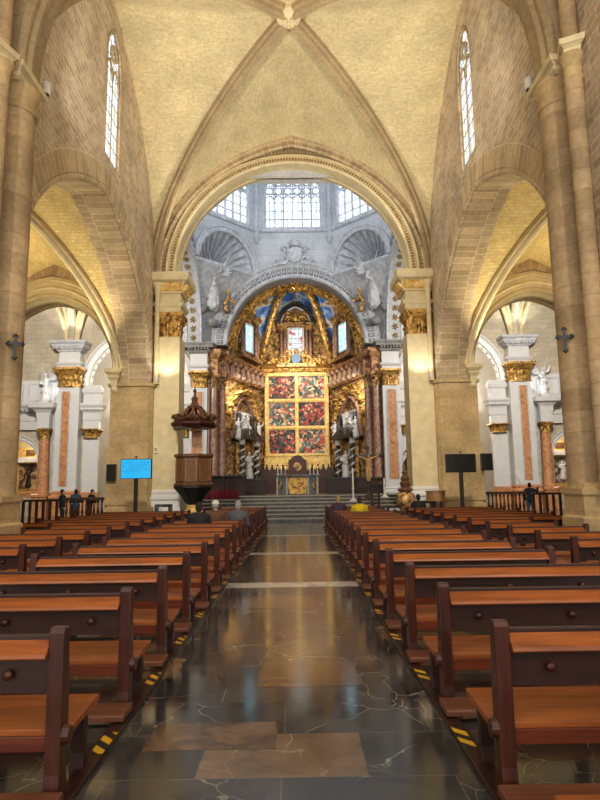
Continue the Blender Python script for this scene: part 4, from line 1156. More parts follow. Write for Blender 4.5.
# ------------------------------------------------------------------ steps, high altar and choir furniture
t = thing('altar_steps', 'wide dark stone steps with pale edges leading up to the high altar', 'steps', (0,29.5,0))
for i in range(7):
    y0 = 29.5+.8*i; hw = 4.6 if i < 3 else 5.9
    mb = MB().box(-hw,hw,y0,y0+.83 if i < 6 else 40.6,0 if i < 1 else .17*i-.02,.17*(i+1)-.03); part('riser', mb, M['step'], t)
    mb = MB().box(-hw-.02,hw+.02,y0-.04,y0+.83 if i < 6 else 40.6,.17*(i+1)-.03,.17*(i+1)); part('tread', mb, M['step'], t)
    mb = MB().box(-hw-.02,hw+.02,y0-.05,y0-.005,.17*(i+1)-.055,.17*(i+1)+.003); part('edge', mb, M['stepedge'], t)
PZ = 1.19
mb = MB().hexa([(-5.3,40.6,1.0),(5.5,40.6,1.0),(2.9,47.95,1.0),(-2.7,47.95,1.0)],[(-5.3,40.6,PZ),(5.5,40.6,PZ),(2.9,47.95,PZ),(-2.7,47.95,PZ)]); part('sanctuary_floor', mb, M['step'], t)
t = thing('high_altar', 'dark marble altar table with gilded front on top of the steps', 'altar', (.09,37.4,PZ))
mb = MB().box(-1.3,1.48,36.95,38.0,2.28,2.42); part('table_top', mb, M['darkstone'], t, bevel=.015)
mb = MB().box(-1.1,1.28,37.3,37.9,PZ,2.28); part('core', mb, M['darkstone'], t)
for x in (-1.2,-.62,.68,1.26): 
    mb = MB().box(x,x+.1,37.02,37.12,PZ,2.28); part('post', mb, M['stepedge'], t)
mb = MB(); mb.hexa([(-.42,37.25,PZ+.05),(.6,37.25,PZ+.05),(.6,37.3,PZ+.05),(-.42,37.3,PZ+.05)],[(-.55,37.25,2.25),(.73,37.25,2.25),(.73,37.3,2.25),(-.55,37.3,2.25)]); part('gilded_front', mb, M['gold'], t)
for x in (-.95,1.12): mb = MB().ell((x,37.28,1.75),(.14,.05,.3),10,8); part('medallion', mb, M['oldgold'], t)
for i, x in enumerate((-1.12,-.9,-.66,.86,1.1,1.34)):
    t = thing('altar_candlestick', '%s white candle on the %s end of the high altar' % (('outermost','middle','innermost')[i] if i < 3 else ('innermost','middle','outermost')[i-3], 'left' if i < 3 else 'right'), 'candlestick', (x,37.4,2.42), 'candles on the high altar')
    mb = MB().lathe([(.08,0),(.08,.02),(.02,.05),(.02,.1),(.035,.12),(.02,.14),(.05,.17),(.0,.17)], (x,37.4,2.42), 12); part('holder', mb, M['whiteplastic'], t)
    mb = MB().lathe([(.024,.17),(.024,.42),(0,.42)], (x,37.4,2.42), 10); part('candle', mb, M['candle'], t)
    mb = MB().ell((x,37.4,2.87),(.012,.012,.028),6,5); part('flame', mb, emis('flame_%d' % i, (1,.7,.3,1), 6), t)
t = thing('bishop_chair', 'carved dark red wooden chair with arched back behind the high altar', 'chair', (.1,46.2,PZ))
mb = MB().box(-.45,.65,45.9,46.6,PZ,2.0); part('seat', mb, M['post'], t, bevel=.02)
mb = MB(); pr = [(-.6,2.0),(-.6,3.7),(-.42,3.8),(-.2,4.02),(.1,4.1),(.4,4.02),(.62,3.8),(.8,3.7),(.8,2.0)]
mb.hexa([(x,46.6,z) for x, z in pr],[(x,46.75,z) for x, z in pr]); part('backrest', mb, M['post'], t, bevel=.02)
mb = MB().frus((.1,46.58,3.2),(.1,46.52,3.2),.35,.3,20); part('roundel', mb, M['oldgold'], t)
for s in (-.55,.68): mb = MB().box(s,s+.1,45.9,46.6,2.0,2.55); part('armrest', mb, M['post'], t)
for sx, side in ((-1,'left'),(1,'right')):
    t = thing('choir_stall', 'row of carved dark red stalls %s of the chair behind the altar' % side, 'stall', (sx*1.9+.1,46.4,PZ))
    x0, x1 = sorted((sx*.95+.1, sx*3.0+.1))
    mb = MB().box(x0,x1,46.3,46.9,PZ,2.0); part('bench', mb, M['post'], t)
    mb = MB().box(x0,x1,46.75,46.95,2.0,2.95); part('back', mb, M['post'], t)
    mb = MB()
    for i in range(5):
        x = x0+.2+i*.42; mb.hexa([(x-.17,46.7,2.95),(x+.17,46.7,2.95),(x+.17,46.85,2.95),(x-.17,46.85,2.95)],[(x-.05,46.7,3.25),(x+.05,46.7,3.25),(x+.05,46.85,3.25),(x-.05,46.85,3.25)]); mb.ell((x,46.78,3.32),.08,8,6)
    part('cresting', mb, M['post'], t)
    mb = MB().box(sx*3.15+.1-.2,sx*3.15+.1+.2,46.2,46.9,PZ,3.6); part('end_panel', mb, M['pewdark'], t)
    t = thing('choir_screen', 'long black panelled stall front on the %s of the altar steps' % side, 'stall', (sx*4.0,36.6,PZ))
    x0, x1 = sorted((sx*1.9,sx*5.5))
    mb = MB().box(x0,x1,38.3,38.6,PZ,2.1); part('front', mb, M['pewdark'], t)
    mb = MB().box(x0-.05,x1+.05,38.2,38.65,2.1,2.2); part('desk_top', mb, M['black'], t)
    mb = MB()
    for i in range(6): mb.box(x0+.1+i*.58,x0+.56+i*.58,38.26,38.3,PZ+.15,1.95)
    part('panels', mb, M['pewdark'], t)
# red cloth bench on the left, dark benches
t = thing('cloth_covered_bench', 'bench draped with dark red cloth left of the altar steps', 'bench', (-4.15,33.95,1.02))
zf = 1.02
mb = MB().box(-5.1,-3.2,33.7,34.2,zf+.42,zf+.5); part('top', mb, M['red'], t)
rows = []
for i in range(41):
    x = -5.1+1.9*i/40; rows.append([(x,33.7-.03*sin(i*1.7),zf+.5),(x,33.68-.05*sin(i*1.7+.4),zf+.02)])
mb = MB(); mb.quadgrid(rows); part('cloth', mb, M['red'], t)
for x in (-5.0,-3.3): mb = MB().box(x-.05,x+.05,33.8,34.15,zf,zf+.42); part('leg', mb, M['pewdark'], t)
t = thing('choir_desk', 'dark wooden desk and screen behind the red draped bench', 'desk', (-4.3,35.3,1.19))
mb = MB().box(-5.4,-2.9,35.4,35.6,1.19,2.3); part('panel', mb, M['pewdark'], t)
mb = MB().box(-5.45,-2.85,35.1,35.65,2.3,2.38); part('top', mb, M['black'], t)
for x in (-5.35,-4.2,-3.0): mb = MB().box(x-.05,x+.05,35.1,35.2,1.19,2.3); part('post', mb, M['pewdark'], t)
# crucifix and processional candles on the right
t = thing('processional_crucifix', 'tall dark crucifix with a pale figure standing right of the altar steps', 'crucifix', (3.95,33.2,.85))
cx, cy = 3.98,33.2
mb = MB(); stack_sq(mb, (cx,cy,.85), [(.3,0),(.3,.1),(.2,.16),(.1,.3),(.06,.5)]); part('base', mb, M['carved'], t)
mb = MB().box(cx-.055,cx+.055,cy-.03,cy+.03,1.1,3.75); mb.box(cx-.68,cx+.68,cy-.03,cy+.03,3.24,3.36)
for q in ((cx-.68,3.3),(cx+.68,3.3),(cx,3.75)): mb.ell((q[0],cy,q[1]),(.11,.04,.11),8,6)
part('cross', mb, M['black'], t)
mb = MB(); add_chain(mb, [V3((0,0,.9)),V3((0,0,1.15)),V3((0,0,1.35))],[.11,.1,.13]); mb.ell((0.03,-.05,1.56),(.08,.09,.11))
for s in (-1,1):
    add_chain(mb, [V3((s*.1,0,1.4)),V3((s*.3,0,1.5)),V3((s*.52,.02,1.58))],[.06,.045,.035]); add_chain(mb, [V3((s*.07,0,.9)),V3((s*.07,-.06,.48)),V3((s*.02,.0,.08))],[.09,.06,.04])
    mb.ell((s*.56,.02,1.59),(.04,.02,.03))
mb.ell((0,0,.86),(.14,.12,.12)); me = remesh(mb, 'figure', .016)
o = part('figure', me, plain('ivory', lin(206,160,96), .5), t, local=True); o.location = (.03,-.11,3.28-.85-1.58)
for i, (x, y, z0, h1) in enumerate(((3.12,33.1,.85,1.78),(4.95,33.9,1.02,1.05))):
    t = thing('tall_candle', ('tall white paschal candle on a slim stand left of the crucifix','shorter white candle on a stand right of the crucifix')[i], 'candle', (x,y,z0))
    mb = MB().lathe([(.2,0),(.2,.04),(.08,.12),(.05,.2),(.07,.3),(.04,.35),(.05,.6),(.1,.66),(0,.68)], (x,y,z0), 16); part('stand', mb, M['whiteplastic'], t)
    mb = MB().lathe([(.05,.66),(.05,h1),(0,h1+.02)], (x,y,z0), 12); part('candle', mb, M['candle'], t)
t = thing('dark_lectern', 'dark wooden lectern with two posts below the crucifix', 'lectern', (4.1,31.6,.51))
for x in (3.95,4.3): mb = MB().box(x-.06,x+.06,31.5,31.62,.58,1.75); part('post', mb, M['pewdark'], t)
mb = MB().hexa([(3.75,31.3,1.7),(4.5,31.3,1.7),(4.5,31.75,1.85),(3.75,31.75,1.85)],[(3.75,31.3,1.75),(4.5,31.3,1.75),(4.5,31.75,1.92),(3.75,31.75,1.92)]); part('desk', mb, M['pewdark'], t)
mb = MB().box(3.8,4.45,31.3,31.75,.51,.59); part('foot', mb, M['pewdark'], t)
t = thing('carved_candle_stand', 'stepped brown and gold carved stand in front of the right crossing pier', 'stand', (4.62,25.45,0))
c = (4.62,25.45,0)
mb = MB(); stack_sq(mb, c, [(.34,0),(.34,.5),(.4,.55),(.4,.62)]); part('plinth', mb, M['carved'], t)
mb = MB(); mb.lathe([(.2,.62),(.36,.8),(.42,1.05),(.36,1.3),(.2,1.42)], c, 16); part('urn', mb, M['oldgold'], t, smooth=True)
mb = MB(); mb.lathe([(.3,1.42),(.34,1.46),(.3,1.52),(.18,1.6),(.24,1.75),(.16,1.85),(.2,1.95),(.1,2.1),(.14,2.2),(.05,2.3),(.03,2.55),(0,2.6)], c, 16); part('tiers', mb, M['carved'], t)
t = thing('round_table', 'round wooden drum table on dark legs before the right crossing pier', 'table', (5.85,25.3,0))
mb = MB().lathe([(0,1.0),(.42,1.0),(.42,1.02),(.39,1.04),(.39,1.36),(.43,1.38),(.43,1.42),(0,1.42)], (5.85,25.3,0), 28); part('drum', mb, plain('pale_wood', lin(150,112,66), .4, var=.2), t)
for a in (0.6,2.2,3.7,5.2): mb = MB().frus((5.85+.34*cos(a),25.3+.34*sin(a),0),(5.85+.3*cos(a),25.3+.3*sin(a),1.0),.03,.04,8); part('leg', mb, M['pewdark'], t)

# ------------------------------------------------------------------ pulpit
c = V3((-4.24,25.35,0))
t = thing('pulpit', 'carved wooden pulpit on a dark bowl and gilded stem at the left crossing pier', 'pulpit', c)
mb = MB().lathe([(.5,0),(.5,.12),(.3,.2),(.24,.4),(.34,.55),(.4,.7),(.28,.85),(.3,.98),(0,.98)], c, 20); part('stem', mb, M['brightgold'], t, smooth=False)
mb = MB().lathe([(.2,.95),(.34,1.05),(.5,1.3),(.72,1.55),(.84,1.68),(.84,1.78),(0,1.78)], c, 8, a0=pi/8, a1=2*pi+pi/8); part('bowl', mb, M['black'], t)
mb = MB(); r = .76
mb.lathe([(0,1.76),(.84,1.76),(.84,1.84),(r,1.9),(r,2.9),(.84,2.96),(.84,3.06),(.7,3.06),(.7,1.9)], c, 8, a0=pi/8, a1=2*pi+pi/8); part('body', mb, M['carved'], t)
for i in range(8):
    a = i*pi/4; n = V3((cos(a), sin(a), 0)); tt = V3((-n.y, n.x, 0)); mid = c+n*(r*cos(pi/8)+.0)
    Pp = lambda s,z,d,mid=mid,n=n,tt=tt: tuple(mid+tt*s+n*d+V3((0,0,z)))
    mb = MB(); band(mb, [(-.22,1.98),(-.22,2.83),(.22,2.83),(.22,1.98),(-.22,1.98)],[(-.02,0),(-.02,.03),(.03,.03),(.03,0)],Pp)
    for u in range(3):
        for v in range(6):
            s0 = -.15+.15*u; z0 = 2.05+.14*v
            band(mb, circ(s0, .055, z0, 8, pi, -pi), [(-.012,0),(-.012,.02),(.012,.02),(.012,0)], Pp)
    part('pierced_panel', mb, M['oldgold'] if False else plain('pulpit_lattice_%d' % i, lin(140,96,60), .45), t)
mb = MB().box(c.x-.22,c.x+.22,c.y+.6,c.y+.68,3.06,4.2); part('back_board', mb, M['orange'], t)
tc = thing('pulpit_canopy', 'carved wooden sounding board with scrolled crown hanging over the pulpit', 'canopy', c+V3((0,0,4.2)))
mb = MB().lathe([(0,4.16),(.8,4.16),(.92,4.2),(1.0,4.3),(1.0,4.36),(.9,4.44),(0,4.44)], c, 8, a0=pi/8, a1=2*pi+pi/8); part('soffit', mb, M['post'], tc)
mb = MB()
for i in range(16):
    a = i*pi/8; n = V3((cos(a), sin(a), 0)); scroll(mb, c+n*.8+V3((0,0,4.58)), .15, .06, n, (0,0,1), 1.2, 12)
    if i % 2 == 0: mb.tube([c+n*.72+V3((0,0,4.5)), c+n*.5+V3((0,0,4.78)), c+n*.22+V3((0,0,5.1))], [.09,.07,.05], 6)
    mb.ell(c+n*.45+V3((0,0,4.62)), (.12,.12,.1), 6, 5)
part('scrolled_crown', mb, M['carved'], tc)
mb = MB().lathe([(.3,5.0),(.34,5.08),(.2,5.15),(.12,5.3),(.16,5.45),(.05,5.55),(.04,5.7),(.09,5.78),(.02,5.88),(.015,6.15),(0,6.15)], c, 14); part('finial', mb, M['carved'], tc)
mb = MB().frus((c.x-.2,c.y+.3,4.3),(-5.25,26.24,4.3),.09,.12,8); part('bracket', mb, M['carved'], tc)
mb = MB().ell(c+V3((0,-.1,4.08)),(.16,.2,.07),8,6); mb.ell(c+V3((.2,-.1,4.1)),(.14,.09,.04),8,5); mb.ell(c+V3((-.2,-.1,4.1)),(.14,.09,.04),8,5); part('dove', mb, M['brightgold'], tc)
# column shafts beside pilasters are part of the pier; little framed stand by the pulpit

# ------------------------------------------------------------------ transepts, aisles' east arches, chapels
for sx, side in ((-1,'left'), (1,'right')):
    xs = lambda a, b: sorted((sx*a, sx*b))
    # arch from aisle into transept
    mb = MB(); a0, a1 = xs(7.6, AX); ac = sx*10.72
    arch_wall(mb, XZ(25.75), a0, a1, 6.8, 19, [parch(ac, 2.9, 6.8, 3.4, .08, 6.8)], 1.3); struct('wall_aisle_end_'+side, mb, M['transept'])
    t = thing('aisle_arch', 'cream moulded arch where the %s aisle opens into the transept' % side, 'arch', (ac,25.7,6.8))
    mb = MB(); band(mb, ppath(ac, 2.88, 6.8, 3.38, .08, 48), [(0,-1.25),(-.14,-1.1),(-.14,-.95),(-.04,-.9),(-.04,-.6),(-.16,-.5),(-.16,-.25),(-.02,-.15),(-.02,.1),(.08,.1),(.12,.02),(.22,.12),(.22,-.1)], XZ(25.75)); band(mb, [q_ for q_ in ppath(ac, 2.88, 6.8, 3.38, .08, 64) if abs(q_[0]-ac) < 2.62], [(.2,-.1),(.2,.12),(.3,.12),(.36,.2),(.42,.1),(.46,.08),(.62,.14),(.66,.2),(.72,.2),(.76,.1),(.84,.12),(.84,-.1)], XZ(25.75)); part('moulding', mb, M['cream'], t)
    mb = MB(); band(mb, [q_ for q_ in ppath(ac, 3.75, 6.8, 4.35, .4, 48) if abs(q_[0]-ac) < 2.45], [(0,-.05),(0,.12),(.6,.12),(.6,-.05)], XZ(25.75)); part('voussoirs', mb, M['vouss'], t)
    for q, lab in ((sx*7.85,'inner'),(sx*13.4,'outer')):
        mb = MB(); mould(mb, q-.16,q+.16,25.75,26.15,[(-.08,6.0),(-.02,6.2),(.0,6.35),(.1,6.5),(.06,6.55),(.2,6.7),(.22,6.85)]); part('impost_capital', mb, M['cream'], t)
        mb = MB().ell((q,25.95,5.98),(.16,.18,.16),10,6); part('corbel', mb, M['cream'], t)
    # transept shell
    mb = MB(); mb.box(*xs(AX,24), 26.4, 27.0, 0, 20); struct('wall_transept_west_'+side, mb, M['transept'])
    mb = MB(); mb.box(*xs(24,24.4), 26.4, 46, 0, 20); struct('wall_transept_end_'+side, mb, M['transept'])
    x0, x1 = xs(7.65, 24); TV = Vault(x0, x1, 27.0, YE, 11.6, 6.6, .4, 0, 0); ceiling('ceiling_transept_'+side, TV, M['vault'], M['cream'], n=24)
    mb = MB(); ops = [(sx*10.6-3.35, sx*10.6+3.35, (lambda s: 0), (lambda s, c=sx*10.6: 8.6+sqrt(max(0, 3.35**2-(s-c)**2)))),
                      (sx*18.55-1.45, sx*18.55+1.45, (lambda s: 1.2), (lambda s, c=sx*18.55: 3.5+sqrt(max(0, 1.45**2-(s-c)**2)))),
                      parch(sx*15.0, 1.0, 16.0, 1.6, .5, 16.0)]
    ops = ops[:2]
    arch_wall(mb, XZ(YE), *xs(HX, 24), 0, 20, ops, .7); struct('wall_transept_'+side, mb, M['transept'])
    # ambulatory arch
    t = thing('ambulatory_arch', 'white coffered marble arch into the ambulatory on the %s' % side, 'arch', (sx*10.6,YE,8.6)); ca = sx*10.6
    mb = MB(); band(mb, circ(ca, 3.35, 8.6, 48), [(0,-.7),(-.06,-.6),(-.06,-.1),(0,-.05),(0,.1),(.2,.14),(.24,.06),(.34,.1),(.4,.18),(.5,.18),(.5,-.02)], XZ(YE)); part('archivolt', mb, M['white'], t)
    N = 22
    for i in range(N):
        a = pi*(i+.5)/N; c = V3((ca+3.3*cos(a), YE+.35, 8.6+3.3*sin(a))); 
        mb = MB().ell(c, (.1,.12,.1), 6, 5); part('coffer_boss', mb, M['stucco'], t)
    # pilasters of the smaller order at both jambs
    for q, lab in ((13.55,'outer'),(7.55,'inner')):
        t = thing('white_pilaster', 'white pilaster with small gilded capital, %s jamb of the ambulatory arch on the %s' % (lab, side), 'pilaster', (sx*q,YE-.2,0))
        mb = MB().box(sx*q-.5,sx*q+.5,YE-.3,YE,1.5,5.05); part('shaft', mb, M['white'], t)
        mb = MB().box(sx*q-.56,sx*q+.56,YE-.4,YE,0,1.5); part('pedestal', mb, M['orange'], t)
        part('gilded_capital', capital_mb((sx*q,YE-.05,5.05), .46, .6, sq=8, n=12), M['gold'], t)
        mb = MB(); mould(mb, sx*q-.5,sx*q+.5,YE-.3,YE,[(.02,5.65),(.02,6.2),(.06,6.25),(.06,6.7),(.1,6.8),(.22,6.95),(.22,7.05),(.32,7.2),(.32,7.35),(0.05,7.4),(.05,8.0),(.14,8.1),(.16,8.3),(0,8.6)]); part('entablature', mb, M['white'], t)
        mb = MB()
        for i in range(6): mb.box(sx*q-.5+i*.18,sx*q-.4+i*.18,YE-.5,YE-.3,6.86,6.96)
        mb.box(sx*q-.52,sx*q+.52,YE-.32,YE-.3,6.84,6.98); part('dentil_moulding', mb, M['darkstucco'], t)
    # giant pilaster with orange inset
    t = thing('giant_pilaster', 'tall white marble pilaster with orange inset and gilded capital in the %s transept' % side, 'pilaster', (sx*15.1,YE-.6,0))
    x0, x1 = xs(14.25,15.75); yf = YE-.8
    mb = MB(); mb.box(x0,x1,yf,YE,1.5,8.4); part('shaft', mb, M['white'], t)
    mb = MB().box(*xs(15.75,15.95),YE-.6,YE,1.5,8.4); part('side_strip', mb, M['stucco'], t)
    i0, i1 = xs(14.85,15.35)
    mb = MB().box(i0,i1,yf-.03,yf,1.9,8.1); part('orange_inset', mb, M['orange'], t)
    mb = MB(); band(mb, [(i0,1.9),(i0,8.1),(i1,8.1),(i1,1.9)], [(-.02,0),(-.02,.05),(.05,.05),(.05,0)], XZ(yf)); part('inset_frame', mb, M['stucco'], t)
    mb = MB(); mould(mb, x0,x1,yf,YE,[(.1,0),(.1,1.1),(.18,1.15),(.18,1.25),(.04,1.4),(.08,1.48),(.01,1.6)]); part('pedestal', mb, M['orange'], t)
    part('gilded_capital', capital_mb(((x0+x1)/2,YE-.15,8.4), .74, 1.3, sq=8, n=14), M['gold'], t)
    mb = MB(); mould(mb, x0,x1,yf,YE,[(.0,9.7),(.0,9.85),(.1,9.95),(.14,10.05),(-.05,10.1),(-.05,10.8)]); part('entablature', mb, M['white'], t)
    mb = MB(); mould(mb, x0,x1,yf,YE,[(.05,10.8),(.1,10.9),(.34,11.1),(.34,11.25),(.46,11.35),(.46,11.48)])
    for i in range(9): mb.box(x0-.25+i*.23,x0-.1+i*.23,yf-.3,yf,10.95,11.1)
    part('cornice', mb, M['stucco'], t)
    # fan of vault ribs springing from the cornice
    for i, (dx, dy, z1) in enumerate(((-2.6,-1.6,17.2),(0,-2.6,17.4),(2.6,-1.6,17.2),(-1.3,-.3,16.5),(1.3,-.3,16.5))):
        p0 = V3((sx*15.0+dx*.12,YE-.45,11.45)); mb = MB(); pts = [p0+V3((dx*(q/14)**1.6,dy*(q/14)**1.8,(z1-11.45)*(q/14))) for q in range(15)]
        mb.tube(pts, .17 if i != 1 else .3, 8); part('springing_rib', mb, M['cream'] if i != 1 else M['transept'], bpy.data.objects['ceiling_transept_'+side])
    # small order entablature running outward, and chapel front
    t = thing('marble_facade', 'white marble chapel facade with entablature and attic panels in the %s transept' % side, 'facade', (sx*18.5,YE-.1,0))
    x0, x1 = xs(15.95,23.9)
    mb = MB(); mould(mb, x0,x1,YE-.25,YE,[(.0,5.65),(.0,6.2),(.05,6.25),(.05,6.7)]); part('architrave', mb, M['white'], t)
    mb = MB(); mould(mb, x0,x1,YE-.25,YE,[(.08,6.7),(.15,6.85),(.4,6.95),(.4,7.05),(.5,7.2),(.5,7.3)]); 
    for i in range(30): mb.box(x0+.1+i*.26,x0+.23+i*.26,YE-.6,YE-.25,6.83,6.95)
    part('cornice', mb, M['stucco'], t)
    mb = MB().box(x0,x1,YE-.12,YE,7.3,9.0); part('attic', mb, M['white'], t)
    mb = MB()
    for i in range(4): 
        xa = x0+.35+i*1.9; band(mb, [(xa,7.6),(xa,8.7),(xa+1.5,8.7),(xa+1.5,7.6),(xa,7.6)], [(-.03,0),(-.03,.04),(.04,.04),(.04,0)], XZ(YE-.12))
    part('panel_frames', mb, M['stucco'], t)
    mb = MB(); band(mb, circ(sx*18.55,1.45,3.5,32,leg=2.3), [(0,-.3),(0,.1),(.12,.14),(.2,.08),(.3,.16),(.36,.16),(.36,0)], XZ(YE)); part('chapel_arch', mb, M['white'], t)
    t = thing('orange_column', 'orange marble column with gilded capital beside the chapel arch in the %s transept' % side, 'column', (sx*16.5,YE-.55,0))
    c = (sx*16.5,YE-.55,0)
    mb = MB(); stack_sq(mb, c, [(.48,0),(.48,1.2),(.54,1.25),(.54,1.4),(.44,1.45)]); mb.lathe([(.44,1.4),(.46,1.5),(.38,1.6)], c, 20); part('base', mb, M['orange'], t)
    mb = MB().lathe([(.38,1.6),(.36,1.7),(.35,3),(.3,5.0)], c, 24); part('shaft', mb, M['orange'], t, smooth=True)
    part('gilded_capital', capital_mb((c[0],c[1],5.0), .31, .68), M['gold'], t)
    mb = MB(); mould(mb, c[0]-.4,c[0]+.4,YE-.95,YE-.2,[(0,5.68),(0,6.2),(.05,6.7),(.2,6.9),(.4,7.0),(.45,7.3)]); part('entablature', mb, M['white'], t)
    # chapel with its altar painting
    mb = MB(); mb.box(*xs(16.9,24), 42.6, 42.9, 0, 9); struct('wall_chapel_'+side, mb, M['cream'])
    mb = MB(); mb.box(*xs(16.9,24), 40.6, 42.9, 6.0, 6.2); struct('ceiling_chapel_'+side, mb, M['cream'])
    t = thing('chapel_altarpiece', 'gilded altarpiece with a framed painting inside the %s chapel' % side, 'altarpiece', (sx*18.55,42.3,1.2)); cx = sx*18.55
    mb = MB().box(cx-1.35,cx+1.35,42.2,42.6,.9,4.6); part('backing', mb, M['brightgold'], t)
    mb = MB().box(cx-.72,cx+.72,42.12,42.2,1.7,3.5); part('painting', mb, painting_mat('chapel_painting_'+side, [(.3,lin(30,24,24)),(.45,lin(80,60,46)),(.55,lin(190,150,96)),(.7,lin(220,190,130))] if sx < 0 else [(.3,lin(40,40,40)),(.45,lin(90,84,70)),(.55,lin(180,170,150)),(.7,lin(120,110,90))], 1.3), t)
    o = part('dark_figure' if sx < 0 else 'pale_figure', statue_mesh(1.25, False, 5), M['black'] if sx < 0 else M['white'], t, local=True); o.location = (0,-.32,.75)
    for s in (-1,1): mb = MB().lathe([(.18,1.5),(.15,1.6),(.14,3.6),(0,3.6)], (cx+s*1.0,42.0,0), 14); part('column', mb, M['orange'], t, smooth=True)
    mb = MB().box(cx-1.3,cx+1.3,41.85,42.3,3.6,3.95); part('entablature', mb, M['white'], t)
    mb = MB().box(cx-.3,cx+.3,42.1,42.2,4.1,4.5); part('upper_panel', mb, M['carved'], t)
    mb = MB().box(cx-1.2,cx+1.2,41.5,42.3,0,1.5); part('altar_table', mb, M['orange'], t)
    # ambulatory beyond
    mb = MB(); c2 = sx*10.9
    arch_wall(mb, XZ(45.5), *xs(6.3,17), 0, 13, [(c2-2.2, c2+2.2, (lambda s: 0), (lambda s, c2=c2: 5.6+sqrt(max(0, 2.2**2-(s-c2)**2))))], .8); struct('wall_ambulatory_'+side, mb, M['white'])
    mb = MB(); mb.box(*xs(6.3,17), 40.7, 52, 13, 13.3); struct('ceiling_ambulatory_'+side, mb, M['white'])
    mb = MB(); mb.box(*xs(6.3,17), 51.7, 52, -.1, 13.2); mb.box(*xs(16.8,17), 40.7, 52, -.1, 13); mb.box(*xs(6.2,6.4), 40.8, 52, -.1, 13); mb.poly([(sx*6.3,44,-.01),(sx*17,44,-.01),(sx*17,52,-.01),(sx*6.3,52,-.01)]); struct('wall_ambulatory_back_'+side, mb, M['cream'])
    t = thing('ambulatory_inner_arch', 'white inner arch seen deep in the ambulatory on the %s' % side, 'arch', (c2,45.4,5.6))
    mb = MB(); band(mb, circ(c2,2.2,5.6,32,leg=4.5), [(0,-.5),(0,.08),(.14,.12),(.2,.05),(.3,.12),(.3,0)], XZ(45.5)); part('archivolt', mb, M['stucco'], t)
    # statue on the attic ledge
    t = thing('white_statue', ('white statue on the cornice beside the giant pilaster of the left transept','white statue with raised arm on the cornice of the right transept')[sx > 0], 'statue', (sx*16.6,YE-.5,7.3))
    o = part('figure', statue_mesh(2.0, True, 8), M['white'], t, local=True); o.rotation_euler = (0,0,radians(20*sx)); o.location = (0,0,.18)
    mb = MB(); stack_sq(mb, (sx*16.6,YE-.5,7.3), [(.32,0),(.32,.1),(.26,.2)]); part('base', mb, M['white'], t)
    # balustrade
    t = thing('balustrade', 'brown turned balustrade between the %s aisle and the transept' % side, 'balustrade', (sx*9.2,27.3,0))
    x0, x1 = xs(8.05,10.35)
    mb = MB().box(x0,x1,27.15,27.45,1.2,1.32); part('rail', mb, M['ironrail'], t, bevel=.01)
    mb = MB().box(x0,x1,27.18,27.42,0,.4); part('base', mb, M['ironrail'], t)
    for i in range(13):
        x = x0+.1+i*(x1-x0-.2)/12; mb = MB().lathe([(.05,.4),(.05,.46),(.03,.5),(.065,.66),(.03,.9),(.03,1.08),(.055,1.12),(.05,1.2)], (x,27.3,0), 10); part('baluster', mb, M['ironrail'], t)
    t = thing('dark_railing', 'dark wooden railing beside the brown balustrade, toward the %s chapel' % side, 'railing', (sx*12,27.6,0))
    x0, x1 = xs(10.75,13.3)
    mb = MB().box(x0,x1,27.5,27.7,1.15,1.25); part('rail', mb, M['pewdark'], t); mb = MB().box(x0,x1,27.53,27.67,.1,.2); part('foot_rail', mb, M['pewdark'], t)
    for i in range(9):
        x = x0+.06+i*(x1-x0-.12)/8; mb = MB().box(x-.05,x+.05,27.55,27.65,0 if i in (0,8) else .2,1.15); part('post', mb, M['pewdark'], t)
# iron wall lamp and plaque
t = thing('wall_plaque', 'small pale framed plaque high on the left crossing pier beside the screen', 'plaque', (-6.12,26.2,3.2))
mb = MB().box(-6.12,-5.98,26.16,26.25,3.2,3.5); part('plate', mb, M['candle'], t); mb = MB().box(-6.09,-6.01,26.14,26.16,3.28,3.42); part('panel', mb, M['oldgold'], t)
t = thing('dark_wall_lantern', 'small dark lantern hanging left of the right crossing pier', 'lantern', (5.6,40-.75,2.6))
mb = MB().lathe([(0,2.4),(.16,2.45),(.22,2.7),(.22,3.1),(.12,3.35),(.03,3.5),(0,3.9)], (7.25,39.3,.0), 12); part('body', mb, M['iron'], t)
mb = MB().box(7.2,7.3,39.3,39.75,3.84,3.92); part('bracket', mb, M['iron'], t)

